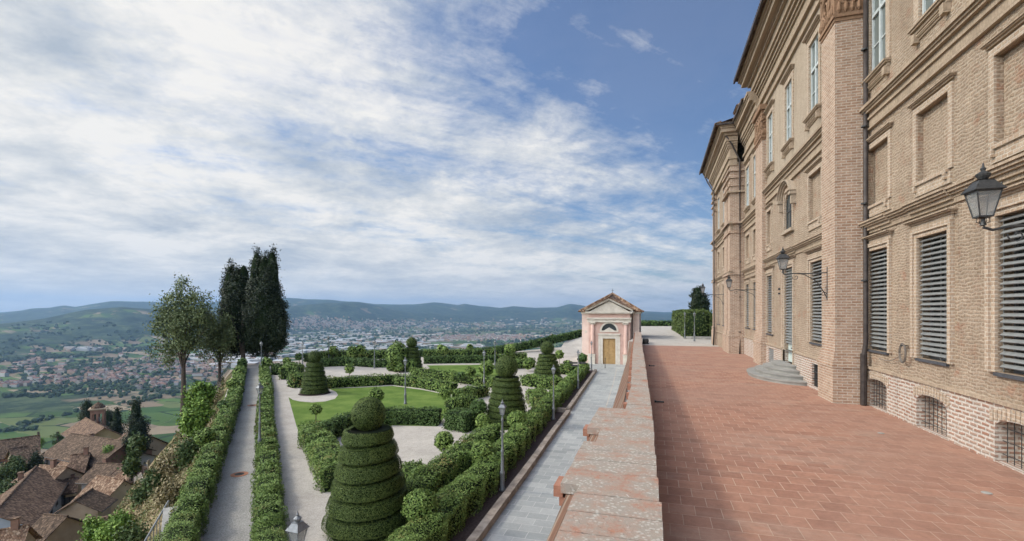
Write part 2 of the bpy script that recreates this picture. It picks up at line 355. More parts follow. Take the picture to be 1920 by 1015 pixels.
def hedge_pts(path, w, h, z0=None, dens=2.0, bumpy=.07, lf=1.0, cap=True):
    """points, normals and sizes over the clipped skin of a hedge along a ground path; plus its twiggy core"""
    Cs, Ns, Ss = [], [], []; core = MB()
    for i in range(len(path)-1):
        p = np.array(path[i][:2], float); q = np.array(path[i+1][:2], float)
        za = path[i][2] if len(path[i]) > 2 else 0; zb = path[i+1][2] if len(path[i+1]) > 2 else 0
        L = np.linalg.norm(q-p); nseg = max(1, int(L/3)); t = (q-p)/L; nrm = np.array([-t[1], t[0]])
        cw = w*.36; core.obox(((p[0]+q[0])/2, (p[1]+q[1])/2, (za+zb)/2+h*.44), (t[0]*(L/2), t[1]*(L/2), (zb-za)/2), (nrm[0]*cw, nrm[1]*cw, 0), (0, 0, h*.43))
        for j in range(nseg):
            a = p+(q-p)*j/nseg; b = p+(q-p)*(j+1)/nseg; zj = za+(zb-za)*(j+.5)/nseg
            mid = (a+b)/2; d = max(6, dep(*mid)); s = max(.035, LEAF*d)*lf; l = L/nseg
            per = 2*h+w; n = int(l*per/(s*s*.62)*dens)
            u = RNG.uniform(-.02, 1.02, n); v = RNG.uniform(0, per, n)
            # superellipse-ish section
            side = np.where(v < h, -1, np.where(v > h+w, 1, 0))
            off = np.where(side == 0, (v-h-w/2), side*w/2); hh = np.where(side == -1, v, np.where(side == 1, v-h-w, h))
            ecc = np.clip((np.abs(off)/(w/2))**4*(hh/h)**6, 0, 1); 
            hh = hh*(1-.13*ecc); off = off*(1-.10*ecc)
            x = a[0]+(b[0]-a[0])*u+nrm[0]*off; y = a[1]+(b[1]-a[1])*u+nrm[1]*off
            bmp = np.sin(x*2.3+y*1.7)*np.cos(x*1.1-y*2.9)+.7*np.sin(x*5.1-y*4.3+hh*3)
            N = np.stack([nrm[0]*side, nrm[1]*side, np.where(side == 0, 1.0, .15)], 1)
            C = np.stack([x, y, zj+(zb-za)/nseg*(u-.5)+hh], 1)+N*(bmp[:, None]*bumpy+RNG.uniform(-.09, .05, (n, 1)))
            Cs.append(C); Ns.append(N); Ss.append(np.full(n, s))
    if cap:
        for e, (pp, qq) in ((-1, (path[0], path[1])), (1, (path[-1], path[-2]))):
            p = np.array(pp[:2], float); q = np.array(qq[:2], float); t = (p-q)/np.linalg.norm(p-q); nrm = np.array([-t[1], t[0]])
            zz = pp[2] if len(pp) > 2 else 0
            s = max(.035, LEAF*max(6, dep(*p)))*lf; n = int(w*h/(s*s*.62)*dens)
            o = RNG.uniform(-w/2, w/2, n); hh = RNG.uniform(0, h, n)
            C = np.stack([p[0]+nrm[0]*o, p[1]+nrm[1]*o, zz+hh], 1)+np.array([t[0], t[1], 0])*RNG.uniform(-.08, .06, (n, 1))
            Cs.append(C); Ns.append(np.tile([t[0], t[1], .1], (n, 1))); Ss.append(np.full(n, s))
    return np.concatenate(Cs), np.concatenate(Ns), np.concatenate(Ss), core
def hedge(label, path, w=1.0, h=1.05, m='hedge', dens=2.0, bumpy=.07, lf=1.0, group='clipped hedges of the garden', mounds=0, name='hedge'):
    C, N, Sz, core = hedge_pts(path, w, h, None, dens, bumpy, lf)
    if mounds:                                           # rounded swellings along the top
        P = np.array([(p[0], p[1]) for p in path], float)
        seg = np.linalg.norm(np.diff(P, axis=0), axis=1); tot = seg.sum(); dd = 1.0
        while dd < tot:
            k = 0; r = dd
            while r > seg[k]: r -= seg[k]; k += 1
            c = P[k]+(P[k+1]-P[k])*r/seg[k]; rr = mounds*random.uniform(.85, 1.1)
            s = max(.035, LEAF*max(6, dep(*c)))*lf; n = int(2*math.pi*rr*rr*1.3/(s*s*.62)*dens*.8)
            v = RNG.normal(0, 1, (n, 3)); v[:, 2] = np.abs(v[:, 2]); v /= np.linalg.norm(v, axis=1, keepdims=True)
            C = np.concatenate([C, np.array([c[0], c[1], h-.12])+v*rr*np.array([1, 1, .75])]); N = np.concatenate([N, v]); Sz = np.concatenate([Sz, np.full(n, s)])
            core.lathe([(.02, h-.35), (rr*.7, h-.3), (rr*.55, h-.15+rr*.3), (.02, h-.15+rr*.5)], (c[0], c[1], 0), 8)
            dd += random.uniform(2.0, 2.7)
    o = leaves_mesh(name, C, N, Sz, M[m], None, .9, .62, core)
    return tag(o, label, 'hedge', group)


# ------------------------------------------------------------------ terrain: hill foot, village shelf, valley plain, hills
PLATEAU = [(-4, -14), (-4.0, 1.4), (-8.65, 6.05), (-45.0, 42.45), (-44.5, 44.5), (-42, 52.5), (-36, 57), (-22, 67), (-14, 84), (-9, 112), (16, 116), (60, 116), (60, -14)]
def plateau_dist(x, y):
    x = np.asarray(x, float); y = np.asarray(y, float)
    d = np.full(x.shape, 1e9); inside = np.zeros(x.shape, bool); n = len(PLATEAU)
    for i in range(n):
        ax, ay = PLATEAU[i]; bx, by = PLATEAU[(i+1) % n]
        t = np.clip(((x-ax)*(bx-ax)+(y-ay)*(by-ay))/((bx-ax)**2+(by-ay)**2), 0, 1)
        d = np.minimum(d, np.hypot(x-ax-t*(bx-ax), y-ay-t*(by-ay)))
        cond = ((ay > y) != (by > y)) & (x < (bx-ax)*(y-ay)/(by-ay+1e-12)+ax)
        inside ^= cond
    return np.where(inside, -d, d)
def smooth(t): t = np.clip(t, 0, 1); return t*t*(3-2*t)
SKYL = np.array([(-1500,592),(-600,585),(-200,594),(0,590),(40,584),(60,580),(90,579),(120,573),(140,576),(170,571),(209,566),(250,567),(290,568),(350,571),(450,566),(540,560),(575,562),(615,562.5),(640,565),(670,566),(700,570),(773,571),(813,568),(835,570),(857,573),(870,571),(903,575),(937,578),(963,575),(1003,579),(1045,577.5),(1070,571.7),(1087,574),(1130,580),(1202,584.4),(1247,588),(1400,586),(2000,580),(4000,590)], float)
NEAR = np.array([(-1500,620),(0,606),(80,596),(160,582),(230,576),(300,580),(400,588),(470,583),(540,574),(620,567),(668,566),(705,572),(735,580),(765,585),(850,590),(930,600),(1000,612),(1060,606),(1200,600),(1500,600),(4000,620)], float)
def vnoise(x, y, seed=0):
    def h(i, j): 
        v = np.sin(i*127.1+j*311.7+seed*17.3)*43758.5453; return v-np.floor(v)
    xi = np.floor(x); yi = np.floor(y); xf = x-xi; yf = y-yi; u = xf*xf*(3-2*xf); w = yf*yf*(3-2*yf)
    return (h(xi, yi)*(1-u)+h(xi+1, yi)*u)*(1-w)+(h(xi, yi+1)*(1-u)+h(xi+1, yi+1)*u)*w
def fbm(x, y, o=4, seed=0):
    a = 0; s = 1; tot = 0
    for k in range(o): a = a+s*vnoise(x*2**k, y*2**k, seed+k); tot += s; s *= .5
    return a/tot-.5
PLAIN = -194.0
def terrain_z(x, y):
    x = np.asarray(x, float); y = np.asarray(y, float)
    e = plateau_dist(x, y)
    r = np.hypot(x, y); d = np.maximum(-x*SN+y*CS, 1e-3); u = (x*CS+y*SN)
    az = np.arctan2(u, -x*SN+y*CS); pxx = 960+F*np.tan(np.clip(az, -1.35, 1.35)); sec = 1/np.cos(np.clip(az, -1.35, 1.35))
    # slope below the garden wall, village shelf, long fall to the plain
    z = np.where(e <= 0, -.35, -.1-1.32*np.minimum(e, 22)-.12*np.clip(e-22, 0, 40))
    fall = smooth((e-55)/330); z = z*(1-fall)+PLAIN*fall
    z += np.where((e > .5) & (e < 400), fbm(x*.16, y*.16, 4, 3)*np.clip(e*.45, 0, 2.2), 0)
    z += np.where(e > 300, fbm(x*.0016, y*.0016, 3, 5)*14*smooth((e-300)/600), 0)
    # far ridges, given by how high they stand over the plain
    ang = (583-np.interp(pxx, SKYL[:, 0], SKYL[:, 1]))/F/sec; D1 = 9000.
    hz = ZC+ang*D1; t = smooth((r-5200-900*fbm(x*.0004, y*.0004, 2, 8))/3600)
    far = PLAIN+(hz-PLAIN)*t+fbm(x*.0014, y*.0014, 6, 11)*190*np.clip(t*(1.12-t), 0, 1)*2.2
    ang2 = (583-np.interp(pxx, NEAR[:, 0], NEAR[:, 1]))/F/sec
    D2 = np.interp(pxx, [-1500, 0, 300, 480, 560, 700, 900, 4000], [4200, 4400, 4700, 5500, 6000, 6500, 6900, 7000])
    W2 = np.interp(pxx, [0, 300, 480, 620, 900], [2150, 2000, 1500, 1500, 1700])
    hz2 = ZC+ang2*D2; t2 = smooth((r-(D2-W2))/W2)
    back = 1-.55*smooth((r-D2)/1500)
    near = PLAIN+(hz2-PLAIN)*t2*back+(fbm(x*.0019, y*.0019, 6, 21)*150-abs(fbm(x*.0012, y*.0012, 4, 41))*150)*np.clip(t2*(1.08-t2), 0, 1)*3
    z = np.where(r > 2000, np.maximum(np.maximum(far, near), z), z)
    return z
def build_terrain():
    az = np.concatenate([np.linspace(-math.pi+.95, -1.0, 50)[:-1], np.linspace(-1.0, .95, 560), np.linspace(.95, math.pi+.95, 70)[1:-1]])
    rad = np.concatenate([[0.5], np.geomspace(4, 16000, 340)])
    A, Rr = np.meshgrid(az, rad); u = Rr*np.sin(A); d = Rr*np.cos(A)
    x = u*CS-d*SN; y = u*SN+d*CS; z = terrain_z(x, y)
    na, nr = len(az), len(rad)
    V = np.stack([x, y, z], -1).reshape(-1, 3)
    i = np.arange(nr-1)[:, None]; j = np.arange(na)[None]; j2 = (j+1) % na
    Fq = np.stack([i*na+j, i*na+j2, (i+1)*na+j2, (i+1)*na+j], -1).reshape(-1, 4)
    me = bpy.data.meshes.new('terrain'); me.vertices.add(len(V)); me.vertices.foreach_set('co', V.ravel())
    me.loops.add(Fq.size); me.loops.foreach_set('vertex_index', Fq.ravel().astype(np.int32))
    me.polygons.add(len(Fq)); me.polygons.foreach_set('loop_start', np.arange(len(Fq), dtype=np.int32)*4)
    me.polygons.foreach_set('use_smooth', np.ones(len(Fq), bool)); me.update(calc_edges=True)
    m = mat('countryside', rough=.95, spec=.05); t = m.node_tree; p = wcoord(t)
    sp = nn(t, 'ShaderNodeSeparateXYZ'); lk(t, p, sp.inputs[0])
    # patchwork of fields
    mp = nn(t, 'ShaderNodeMapping'); mp.inputs['Scale'].default_value = (1/140, 1/62, 0); mp.inputs['Rotation'].default_value = (0, 0, .5); lk(t, p, mp.inputs[0])
    vo = nn(t, 'ShaderNodeTexVoronoi'); vo.distance = 'CHEBYCHEV'; vo.inputs['Scale'].default_value = 1; vo.inputs['Randomness'].default_value = .85; lk(t, mp.outputs[0], vo.inputs['Vector'])
    s = nn(t, 'ShaderNodeSeparateColor'); lk(t, vo.outputs['Color'], s.inputs[0])
    fcol = ramp(t, s.outputs[0], [(0, (.045,.085,.022)), (.16, (.075,.13,.032)), (.28, (.05,.10,.028)), (.40, (.23,.175,.115)), (.64, (.09,.15,.04)), (.78, (.30,.235,.155)), (.90, (.13,.16,.055))], 'CONSTANT')
    # crop rows
    wv = nn(t, 'ShaderNodeTexWave'); wv.inputs['Scale'].default_value = 11; wv.inputs['Distortion'].default_value = .3; lk(t, mp.outputs[0], wv.inputs['Vector'])
    fcol = mix(t, math_(t, 'MULTIPLY', s.outputs[1], .4), fcol, mix(t, 1.0, fcol, ramp(t, wv.outputs['Fac'], [(.3, .45), (.7, 1.0)]), 'MULTIPLY'))
    fcol = mix(t, .4, fcol, ramp(t, tnoise(t, p, .02, 8, .7), [(.3, .55), (.7, 1.0)]), 'MULTIPLY')
    ve = nn(t, 'ShaderNodeTexVoronoi'); ve.feature = 'DISTANCE_TO_EDGE'; ve.inputs['Scale'].default_value = 1; ve.inputs['Randomness'].default_value = .85; lk(t, mp.outputs[0], ve.inputs['Vector'])
    hedg = math_(t, 'MULTIPLY', math_(t, 'LESS_THAN', ve.outputs['Distance'], .035), math_(t, 'GREATER_THAN', tnoise(t, p, .006, 3, .6), .5))
    fcol = mix(t, hedg, fcol, (.022,.04,.015))
    woods = tnoise(t, p, .0022, 9, .62)
    # the higher the ground the more of it is wooded
    hi = math_(t, 'MULTIPLY', math_(t, 'ADD', sp.outputs[2], 185), 1/110, True)
    wf = math_(t, 'ADD', math_(t, 'SUBTRACT', woods, .03), math_(t, 'MULTIPLY', hi, .155))
    wcol = ramp(t, tnoise(t, p, .012, 8, .78), [(.36, (.008,.018,.012)), (.50, (.028,.048,.026)), (.64, (.075,.10,.045))])
    ccol_ = mix(t, ramp(t, wf, [(.50, 0.0), (.55, 1.0)]), fcol, wcol)
    # the rough slope close by
    g = tnoise(t, p, .55, 8, .7); g2 = tnoise(t, p, 6, 5, .7)
    sc = ramp(t, g, [(.36, (.045,.085,.022)), (.47, (.13,.13,.05)), (.56, (.26,.20,.12)), (.70, (.33,.25,.165))])
    sc = mix(t, .5, sc, ramp(t, g2, [(.3, .35), (.7, 1.0)]), 'MULTIPLY')
    nearf = math_(t, 'GREATER_THAN', sp.outputs[2], -60)
    ds = nn(t, 'ShaderNodeVectorMath', operation='LENGTH'); lk(t, p, ds.inputs[0])
    nearf = math_(t, 'MULTIPLY', nearf, math_(t, 'LESS_THAN', ds.outputs['Value'], 420))
    lk(t, mix(t, nearf, ccol_, sc), t.nodes['Principled BSDF'].inputs['Base Color'])
    bump(t, g2, .5, .1)
    me.materials.append(m)
    o = bpy.data.objects.new('terrain', me); COL.objects.link(o); return tag(o, kind='structure')
build_terrain()
def hit(px, py, lo=20, hi=12000):
    """first ground point of the terrain on a sight line"""
    ds = np.geomspace(lo, hi, 2500); u = (px-960)/F; v = (583-py)/F
    x = ds*(u*CS-SN); y = ds*(CS+u*SN); z = ZC+v*ds
    k = np.argmax(z < terrain_z(x, y)+.02)
    return float(x[k]), float(y[k]), float(terrain_z(x[k], y[k])), float(ds[k])

# ------------------------------------------------------------------ the garden level
b = MB(); b.prism(PLATEAU, -.6, 0); tag(b.build('ground', M['gravel']), kind='structure')
m = mat('lawn_grass', rough=.9, spec=.1); t = m.node_tree; p = wcoord(t)
n1 = tnoise(t, p, .55, 8, .7); n2 = tnoise(t, p, 22, 6, .75)
c = ramp(t, n1, [(.38, (.085,.15,.026)), (.60, (.16,.23,.05))])
lk(t, mix(t, .45, c, ramp(t, n2, [(.3, .45), (.7, 1.0)]), 'MULTIPLY'), t.nodes['Principled BSDF'].inputs['Base Color']); bump(t, n2, .6, .03)
M['lawn'] = m
def G(*pts): return [gp(*p) for p in pts]
def sheet(name, pts, z, m, kind='structure'):
    b = MB(); b.sheet(pts, z); return tag(b.build(name, M[m]), kind=kind)
sheet('path', G((463,691),(453.5,758),(427,845),(401,934),(380,1013),(362,1090),(478,1090),(476,1013),(480,878),(486,785),(489,691)), .004, 'gravel_grey')
sheet('lawn', G((541,745),(549,750),(562,753),(585,755),(610,753),(628,748),(634,741),(630,735),(616,729),(680,727),(735,724),(790,731),(845,742),(850,760),(820,800),(739,798),(640,812),(585,835),(571,838),(556,800)), .006, 'lawn')
sheet('lawn', G((770,703),(790,699),(806,694),(805,689),(800,685.5),(925,684),(955,690),(960,705),(925,716),(860,716)), .006, 'lawn')
# soil under the long hedge beside the slate walk, and between the two near hedges
sheet('ground_soil', G((889,1013),(940,945),(990,877),(1033,815),(1063,772),(1080,757),(1112,700),(1118,696),(1106,694),(1020,772),(955,860),(860,960),(790,1050),(800,1140),(800,1140)), .005, 'soil')
sheet('ground_soil', G((700,1090),(790,972),(850,915),(905,872),(935,860),(900,905),(830,985),(760,1090)), .007, 'soil')
for (x_, y_), rr in (((590,738),1.15),):
    c_ = gp(x_, y_); sheet('ground_soil', [(c_[0]+rr*math.cos(a), c_[1]+rr*math.sin(a)) for a in np.linspace(0, 6.283, 24)[:-1]], .008, 'soil')
# drain cover set in the gravel path
for k, (a_, b_, l_) in enumerate([(449,890,'rusty round drain cover in a brick ring on the near grey gravel path'), (473,760.5,'small dark drain cover midway along the grey gravel path')]):
    c_ = gp(a_, b_); e_ = empty('drain_cover', (c_[0], c_[1], 0.0), label=l_, cat='drain cover', group='drain covers in the path')
    q = MB(); q.lathe([(.17,.004),(.30,.006),(.30,.016),(.17,.018)], (0,0,0), 28); q.build('brick_ring', M['red'], e_)
    q = MB(); q.lathe([(.02,.008),(.165,.008),(.165,.024),(.02,.026)], (0,0,0), 24)
    for j in range(-2, 3): q.box(-.12, .12, j*.05-.008, j*.05+.008, .026, .032)
    q.build('grate', M['iron'], e_)

# slate walk below the terrace, its kerb and drain line
def flagmat(name, c1, c2, mortar, w, h, ms, big=.35, bs=.25):
    m = mat(name, rough=.75, spec=.3); t = m.node_tree; p = wcoord(t)
    wn = nn(t, 'ShaderNodeTexNoise'); wn.inputs['Scale'].default_value = 1.5; lk(t, p, wn.inputs['Vector'])
    va = nn(t, 'ShaderNodeVectorMath', operation='MULTIPLY_ADD'); lk(t, wn.outputs['Color'], va.inputs[0]); va.inputs[1].default_value = (.012,.012,0); lk(t, p, va.inputs[2])
    b = nn(t, 'ShaderNodeTexBrick'); lk(t, va.outputs[0], b.inputs['Vector']); b.inputs['Scale'].default_value = 1
    b.inputs['Color1'].default_value = (*c1,1); b.inputs['Color2'].default_value = (*c2,1); b.inputs['Mortar'].default_value = (*mortar,1)
    b.inputs['Brick Width'].default_value = w; b.inputs['Row Height'].default_value = h; b.inputs['Mortar Size'].default_value = ms; b.inputs['Mortar Smooth'].default_value = .3
    n = tnoise(t, p, big, 7, .7); f = tnoise(t, p, 9, 7, .75)
    c = mix(t, .5, b.outputs[0], ramp(t, n, [(.35, .58), (.65, 1.0)]), 'MULTIPLY')
    c = mix(t, .35, c, ramp(t, f, [(.3, .5), (.7, 1.0)]), 'MULTIPLY')
    lk(t, c, t.nodes['Principled BSDF'].inputs['Base Color'])
    bump(t, math_(t, 'SUBTRACT', math_(t, 'MULTIPLY', f, .4), b.outputs['Fac']), bs, .012)
    return m, c
M['flag'], _ = flagmat('blue_grey_slate', (.31,.325,.31), (.42,.425,.40), (.54,.53,.49), .62, .42, .009)
def wallX(y): return float(np.interp(y, [-14, 5, 31, 56.3], [-.95, -1.05, -1.75, -2.86]))
walk = [(-4.5,-12),(-4.5,12),(-4.57,14.7),(-4.65,18.4),(-4.83,23.6),(-4.95,28.5),(-5.0,31.4),(-5.72,49.4),(-8.6,57),(-2.9,57),(-2.86,56.3),(-1.75,31),(-1.05,5),(-.95,-12)]
sheet('pavement', walk, .010, 'flag')
b = MB()
dl = [(-2.75, 12), (-2.9, 22), (-3.1, 32), (-3.5, 42), (-4.0, 52)]
for a_, c_ in zip(dl[:-1], dl[1:]):
    b.quad((a_[0]-.035, a_[1], .016), (c_[0]-.035, c_[1], .016), (c_[0]+.035, c_[1], .016), (a_[0]+.035, a_[1], .016))
tag(b.build('pavement_drain_line', M['gravel']), kind='structure')
def kerb(label, pts, w, h):
    b = MB()
    for (p, q) in zip(pts[:-1], pts[1:]):
        p = Vector((*p, 0)); q = Vector((*q, 0)); L = (q-p).length; k = max(1, round(L/1.05)); t = (q-p)/L; n = Vector((-t.y, t.x, 0))
        for i in range(k):
            c = p+t*(L*(i+.5)/k); j = random.uniform(-.006, .006)
            b.obox((c.x+n.x*j, c.y+n.y*j, h/2-.02+random.uniform(-.004, .004)), t*(L/k/2-.004), n*w/2, (0, 0, h/2+.02))
    return tag(b.build('kerb', M['kerb']), label, 'kerb', 'stone kerbs of the slate walk')
kerb('long brown stone kerb between the dark soil bed and the slate walk', [(-4.60,2),(-4.60,12.1),(-4.67,14.7),(-4.75,18.4),(-4.93,23.6),(-5.04,28.6)], .25, .24)
kerb('short stone kerb turning off the slate walk into the soil bed', [(-5.22,29.0),(-6.5,29.2)], .26, .24)
kerb('farther stone kerb leading up to the lamp beside the pink chapel', [(-5.18,29.3),(-5.25,31.4),(-5.9,49.4)], .24, .24)

# raised ground beyond the terrace and behind the chapel
b = MB(); b.prism([(-1.1,-14),(-1.05,5),(-1.75,31),(-2.8,52),(-2.4,70),(-7.5,84),(-7.5,112),(59,115),(59,-14)], .0, 2.95)
tag(b.build('ground_bank', M['gravel']), kind='structure')
b = MB(); b.add([(-13,63,.02),(-8.6,66,.02),(-2.0,70,2.9),(-7.6,84,2.9),(-13.0,84.5,2.0),(-14,76,1.2)], [(0,1,2,3,4,5)]); b.add([(-9,60,.015),(-2.0,60,2.0),(-2.0,70,2.9),(-8.6,66,.02)], [(0,1,2,3)])
tag(b.build('path_ramp', M['gravel']), kind='structure')
# terrace paving of clay tiles
m = mat('terracotta_paving', rough=.8, spec=.25); t = m.node_tree; p = wcoord(t)
mp = nn(t, 'ShaderNodeMapping'); mp.inputs['Rotation'].default_value = (0, 0, 0); lk(t, p, mp.inputs[0])
bk = nn(t, 'ShaderNodeTexBrick'); lk(t, mp.outputs[0], bk.inputs['Vector']); bk.inputs['Scale'].default_value = 1
bk.inputs['Color1'].default_value = (.405,.212,.14,1); bk.inputs['Color2'].default_value = (.295,.142,.095,1); bk.inputs['Mortar'].default_value = (.52,.37,.265,1)
bk.inputs['Brick Width'].default_value = .40; bk.inputs['Row Height'].default_value = .40; bk.inputs['Mortar Size'].default_value = .007; bk.inputs['Mortar Smooth'].default_value = .3; bk.inputs['Bias'].default_value = -.2
mpn = nn(t, 'ShaderNodeMapping'); mpn.inputs['Scale'].default_value = (.35, 1.2, 1); lk(t, p, mpn.inputs[0])
n1 = tnoise(t, mpn.outputs[0], .9, 7, .68); n2 = tnoise(t, p, 7, 7, .75); n3 = tnoise(t, p, .25, 3, .5)
c = mix(t, math_(t, 'MULTIPLY', ramp(t, n1, [(.52, 0.0), (.66, 1.0)]), .55), bk.outputs[0], (.43,.31,.23))
c = mix(t, math_(t, 'MULTIPLY', ramp(t, n3, [(.40, 0.0), (.62, 1.0)]), .5), c, (.36,.215,.155))
c = mix(t, .45, c, ramp(t, n2, [(.3, .5), (.7, 1.0)]), 'MULTIPLY')
c = mix(t, .28, c, ramp(t, tnoise(t, p, 1.7, 8, .75), [(.36, .5), (.56, 1.0)]), 'MULTIPLY')
lk(t, c, t.nodes['Principled BSDF'].inputs['Base Color'])
bump(t, math_(t, 'SUBTRACT', math_(t, 'MULTIPLY', n2, .3), bk.outputs['Fac']), .35, .012)
M['cotto'] = m
def terX(y): return float(np.interp(y, [4.8, 11, 14.2, 20.5, 29.3, 51.2], [.0, -.12, -.25, -.47, -.81, -1.53]))
b = MB(); pts = [(terX(y), y) for y in (-10, 5, 11, 14.2, 20.5, 29.3, 46.3)]+[(7.6, 46.3), (7.6, -10)]; b.sheet(pts, 3.0)
tag(b.build('pavement', M['cotto']), kind='structure')
b = MB(); b.box(.02, 1.6, 3.0, 6.62, 2.99, 3.008); tag(b.build('pavement_slab', M['stone']), kind='structure')
sheet('path_forecourt', [(-1.4,46.3),(-2.4,70),(-7.5,84),(-7.5,112),(30,112),(30,46.3)], 2.985, 'gravel')

# ------------------------------------------------------------------ parapet
m = mat('lichened_coping', rough=.92, spec=.1); t = m.node_tree; p = wcoord(t)
a = tnoise(t, p, 2.2, 8, .7); b_ = tnoise(t, p, 17, 6, .7, .8); d_ = tnoise(t, p, 5, 8, .75)
c = ramp(t, a, [(.36, (.36,.18,.12)), (.46, (.34,.235,.18)), (.56, (.31,.265,.22))])
c = mix(t, ramp(t, d_, [(.46, 0.0), (.57, .62)]), c, (.31,.275,.225))
vl = nn(t, 'ShaderNodeTexVoronoi'); vl.inputs['Scale'].default_value = 19; vl.inputs['Randomness'].default_value = 1; lk(t, p, vl.inputs['Vector'])
spot = math_(t, 'MULTIPLY', ramp(t, vl.outputs['Distance'], [(.28, 1.0), (.42, 0.0)]), ramp(t, a, [(.44, 0.0), (.54, 1.0)]))
c = mix(t, math_(t, 'MULTIPLY', spot, .55), c, (.52,.49,.42))
c = mix(t, ramp(t, b_, [(.61, 0.0), (.67, .75)]), c, (.54,.51,.45))
c = mix(t, ramp(t, tnoise(t, p, 11, 6, .8), [(.60, 0.0), (.68, .8)]), c, (.10,.095,.08))
lk(t, c, t.nodes['Principled BSDF'].inputs['Base Color']); bump(t, math_(t, 'ADD', b_, d_), .7, .02)
M['coping'] = m
M['coping_edge'] = simple('raw_terracotta', (.26,.11,.065), (.36,.18,.12), 8, .9, .4, .01, (.34,.25,.19))
M['parapet'] = brickmat('parapet_brick', (.36,.20,.13), (.28,.15,.10), (.40,.30,.22), .014, .26, .075, (.24,.17,.12), .4, .6)
par = empty('parapet_wall', (0,0,0), label='long low brick parapet with lichen-spotted coping between slate walk and tiled terrace', cat='parapet')
b = MB()
def strip(f0, f1, ys, z0, z1):
    for ya, yb in zip(ys[:-1], ys[1:]):
        vs = [(f(y), y, z) for y in (ya, yb) for f in (f0, f1) for z in (z0, z1)]
        b.add(vs, [(0,1,3,2),(4,6,7,5),(0,4,5,1),(2,3,7,6),(0,2,6,4),(1,5,7,3)])
capR = lambda y: float(np.interp(y, [4.8, 11.05, 14.2, 20.5, 29.3, 51.2], [.07, -.09, -.20, -.42, -.76, -1.48]))
capL = lambda y: float(np.interp(y, [-4, 11.05, 11.06, 14.1, 20, 29.1, 51.1], [-.9, -.95, -.65, -.69, -.93, -1.29, -2.03]))
strip(lambda y: wallX(y)-.02, lambda y: min(capR(y)-.07, terX(y)), [-10, 5, 11.05], 0, 3.86)
strip(lambda y: wallX(y)-.02, lambda y: wallX(y)+.3, [11.06, 20, 31, 46, 51.2], 0, 3.02)
strip(lambda y: capL(y)+.09, lambda y: capR(y)-.07, [11.06, 14.1, 20, 29.1, 40, 51.1], 2.9, 3.86)
b.build('wall', M['parapet'], par)
# coping slabs laid one after the other
b = MB(); e = MB(); y = -3.0; k = 0
while y < 51.0:
    L = random.uniform(.42, .60) if y > 11.0 else random.choice([.46, .5, .52, .58])
    y2 = y+L
    if y < 11.05 < y2+.05: y2 = 11.05
    if y < 6.05 < y2+.1: y2 = 6.05
    ym = (y+y2)/2; l = capL(ym); r = capR(ym)
    if 6.05 <= ym < 8.25: l = -1.17
    elif 8.25 <= ym < 9.15: l = -.98
    elif 9.15 <= ym < 11.05: l = -1.24
    j = random.uniform(-.012, .012); zt = 4.0+random.uniform(-.006, .006)
    b.obox(((l+r)/2, ym, (3.87+zt)/2), ((r-l)/2+j, (capR(y2)-capR(y))/2*0, 0), (0, (y2-y)/2-.006, 0), (0, 0, (zt-3.87)/2))
    if ym > 11.2 and k % 3 == 0:                         # corbel bricks sticking out on the garden side
        e.box(l-.11, l+.02, ym-.11, ym+.11, 3.72, 3.90); e.box(l-.05, l+.06, ym-.09, ym+.09, 3.52, 3.71)
    y = y2; k += 1
b.build('coping', M['coping'], par)
for yy, ll in ((6.1, -1.17), (9.2, -1.24)):
    e.box(ll-.10, ll+.02, yy, yy+.38, 3.80, 3.94); e.box(ll-.03, ll+.08, yy+.02, yy+.30, 3.68, 3.79)
e.build('corbel_bricks', M['coping_edge'], par)
# little drain spouts and the black lamp by the parapet foot
for k, (a_, b_, l_) in enumerate([(1236,755,'larger rusty iron bar on the clay tiles, nearer one at the parapet foot'), (1222,687,'smaller rusty iron bar on the clay tiles, farther one at the parapet foot')]):
    x_, y_ = gp(a_, b_, 3.0); q = MB(); q.box(x_-.16, x_+.16, y_-.03, y_+.03, 3.006, 3.05); q.box(x_-.16, x_-.10, y_-.06, y_+.06, 3.004, 3.07)
    tag(q.build('iron_bar', M['iron']), l_, 'iron bar', 'iron bars by the parapet')
x_, y_ = gp(1210.5, 645, 3.0); fl = empty('floodlight', (x_, y_, 3.0), label='small black floodlight on the ground at the far end of the parapet', cat='floodlight')
q = MB(); q.lathe([(.10,.0),(.26,.06),(.30,.20),(.30,.42),(.24,.50),(.10,.52)], (0,0,0), 14); q.build('housing', M['iron'], fl)
q = MB(); q.box(-.34, .34, -.05, .05, -.01, .05); q.build('bracket', M['iron'], fl)
for a_, b_, l_ in ((1850,925,'small round grey drain cap set in the terracotta tiles'), (1652,813,'small dark drain cap set in the tiles nearer the palace wall')):
    x_, y_ = gp(a_, b_, 3.0); q = MB(); q.lathe([(.02,.004),(.075,.004),(.075,.012),(.05,.016),(.02,.016)], (x_, y_, 3.0), 20); tag(q.build('floor_drain', M['stone']), l_, 'drain cap')

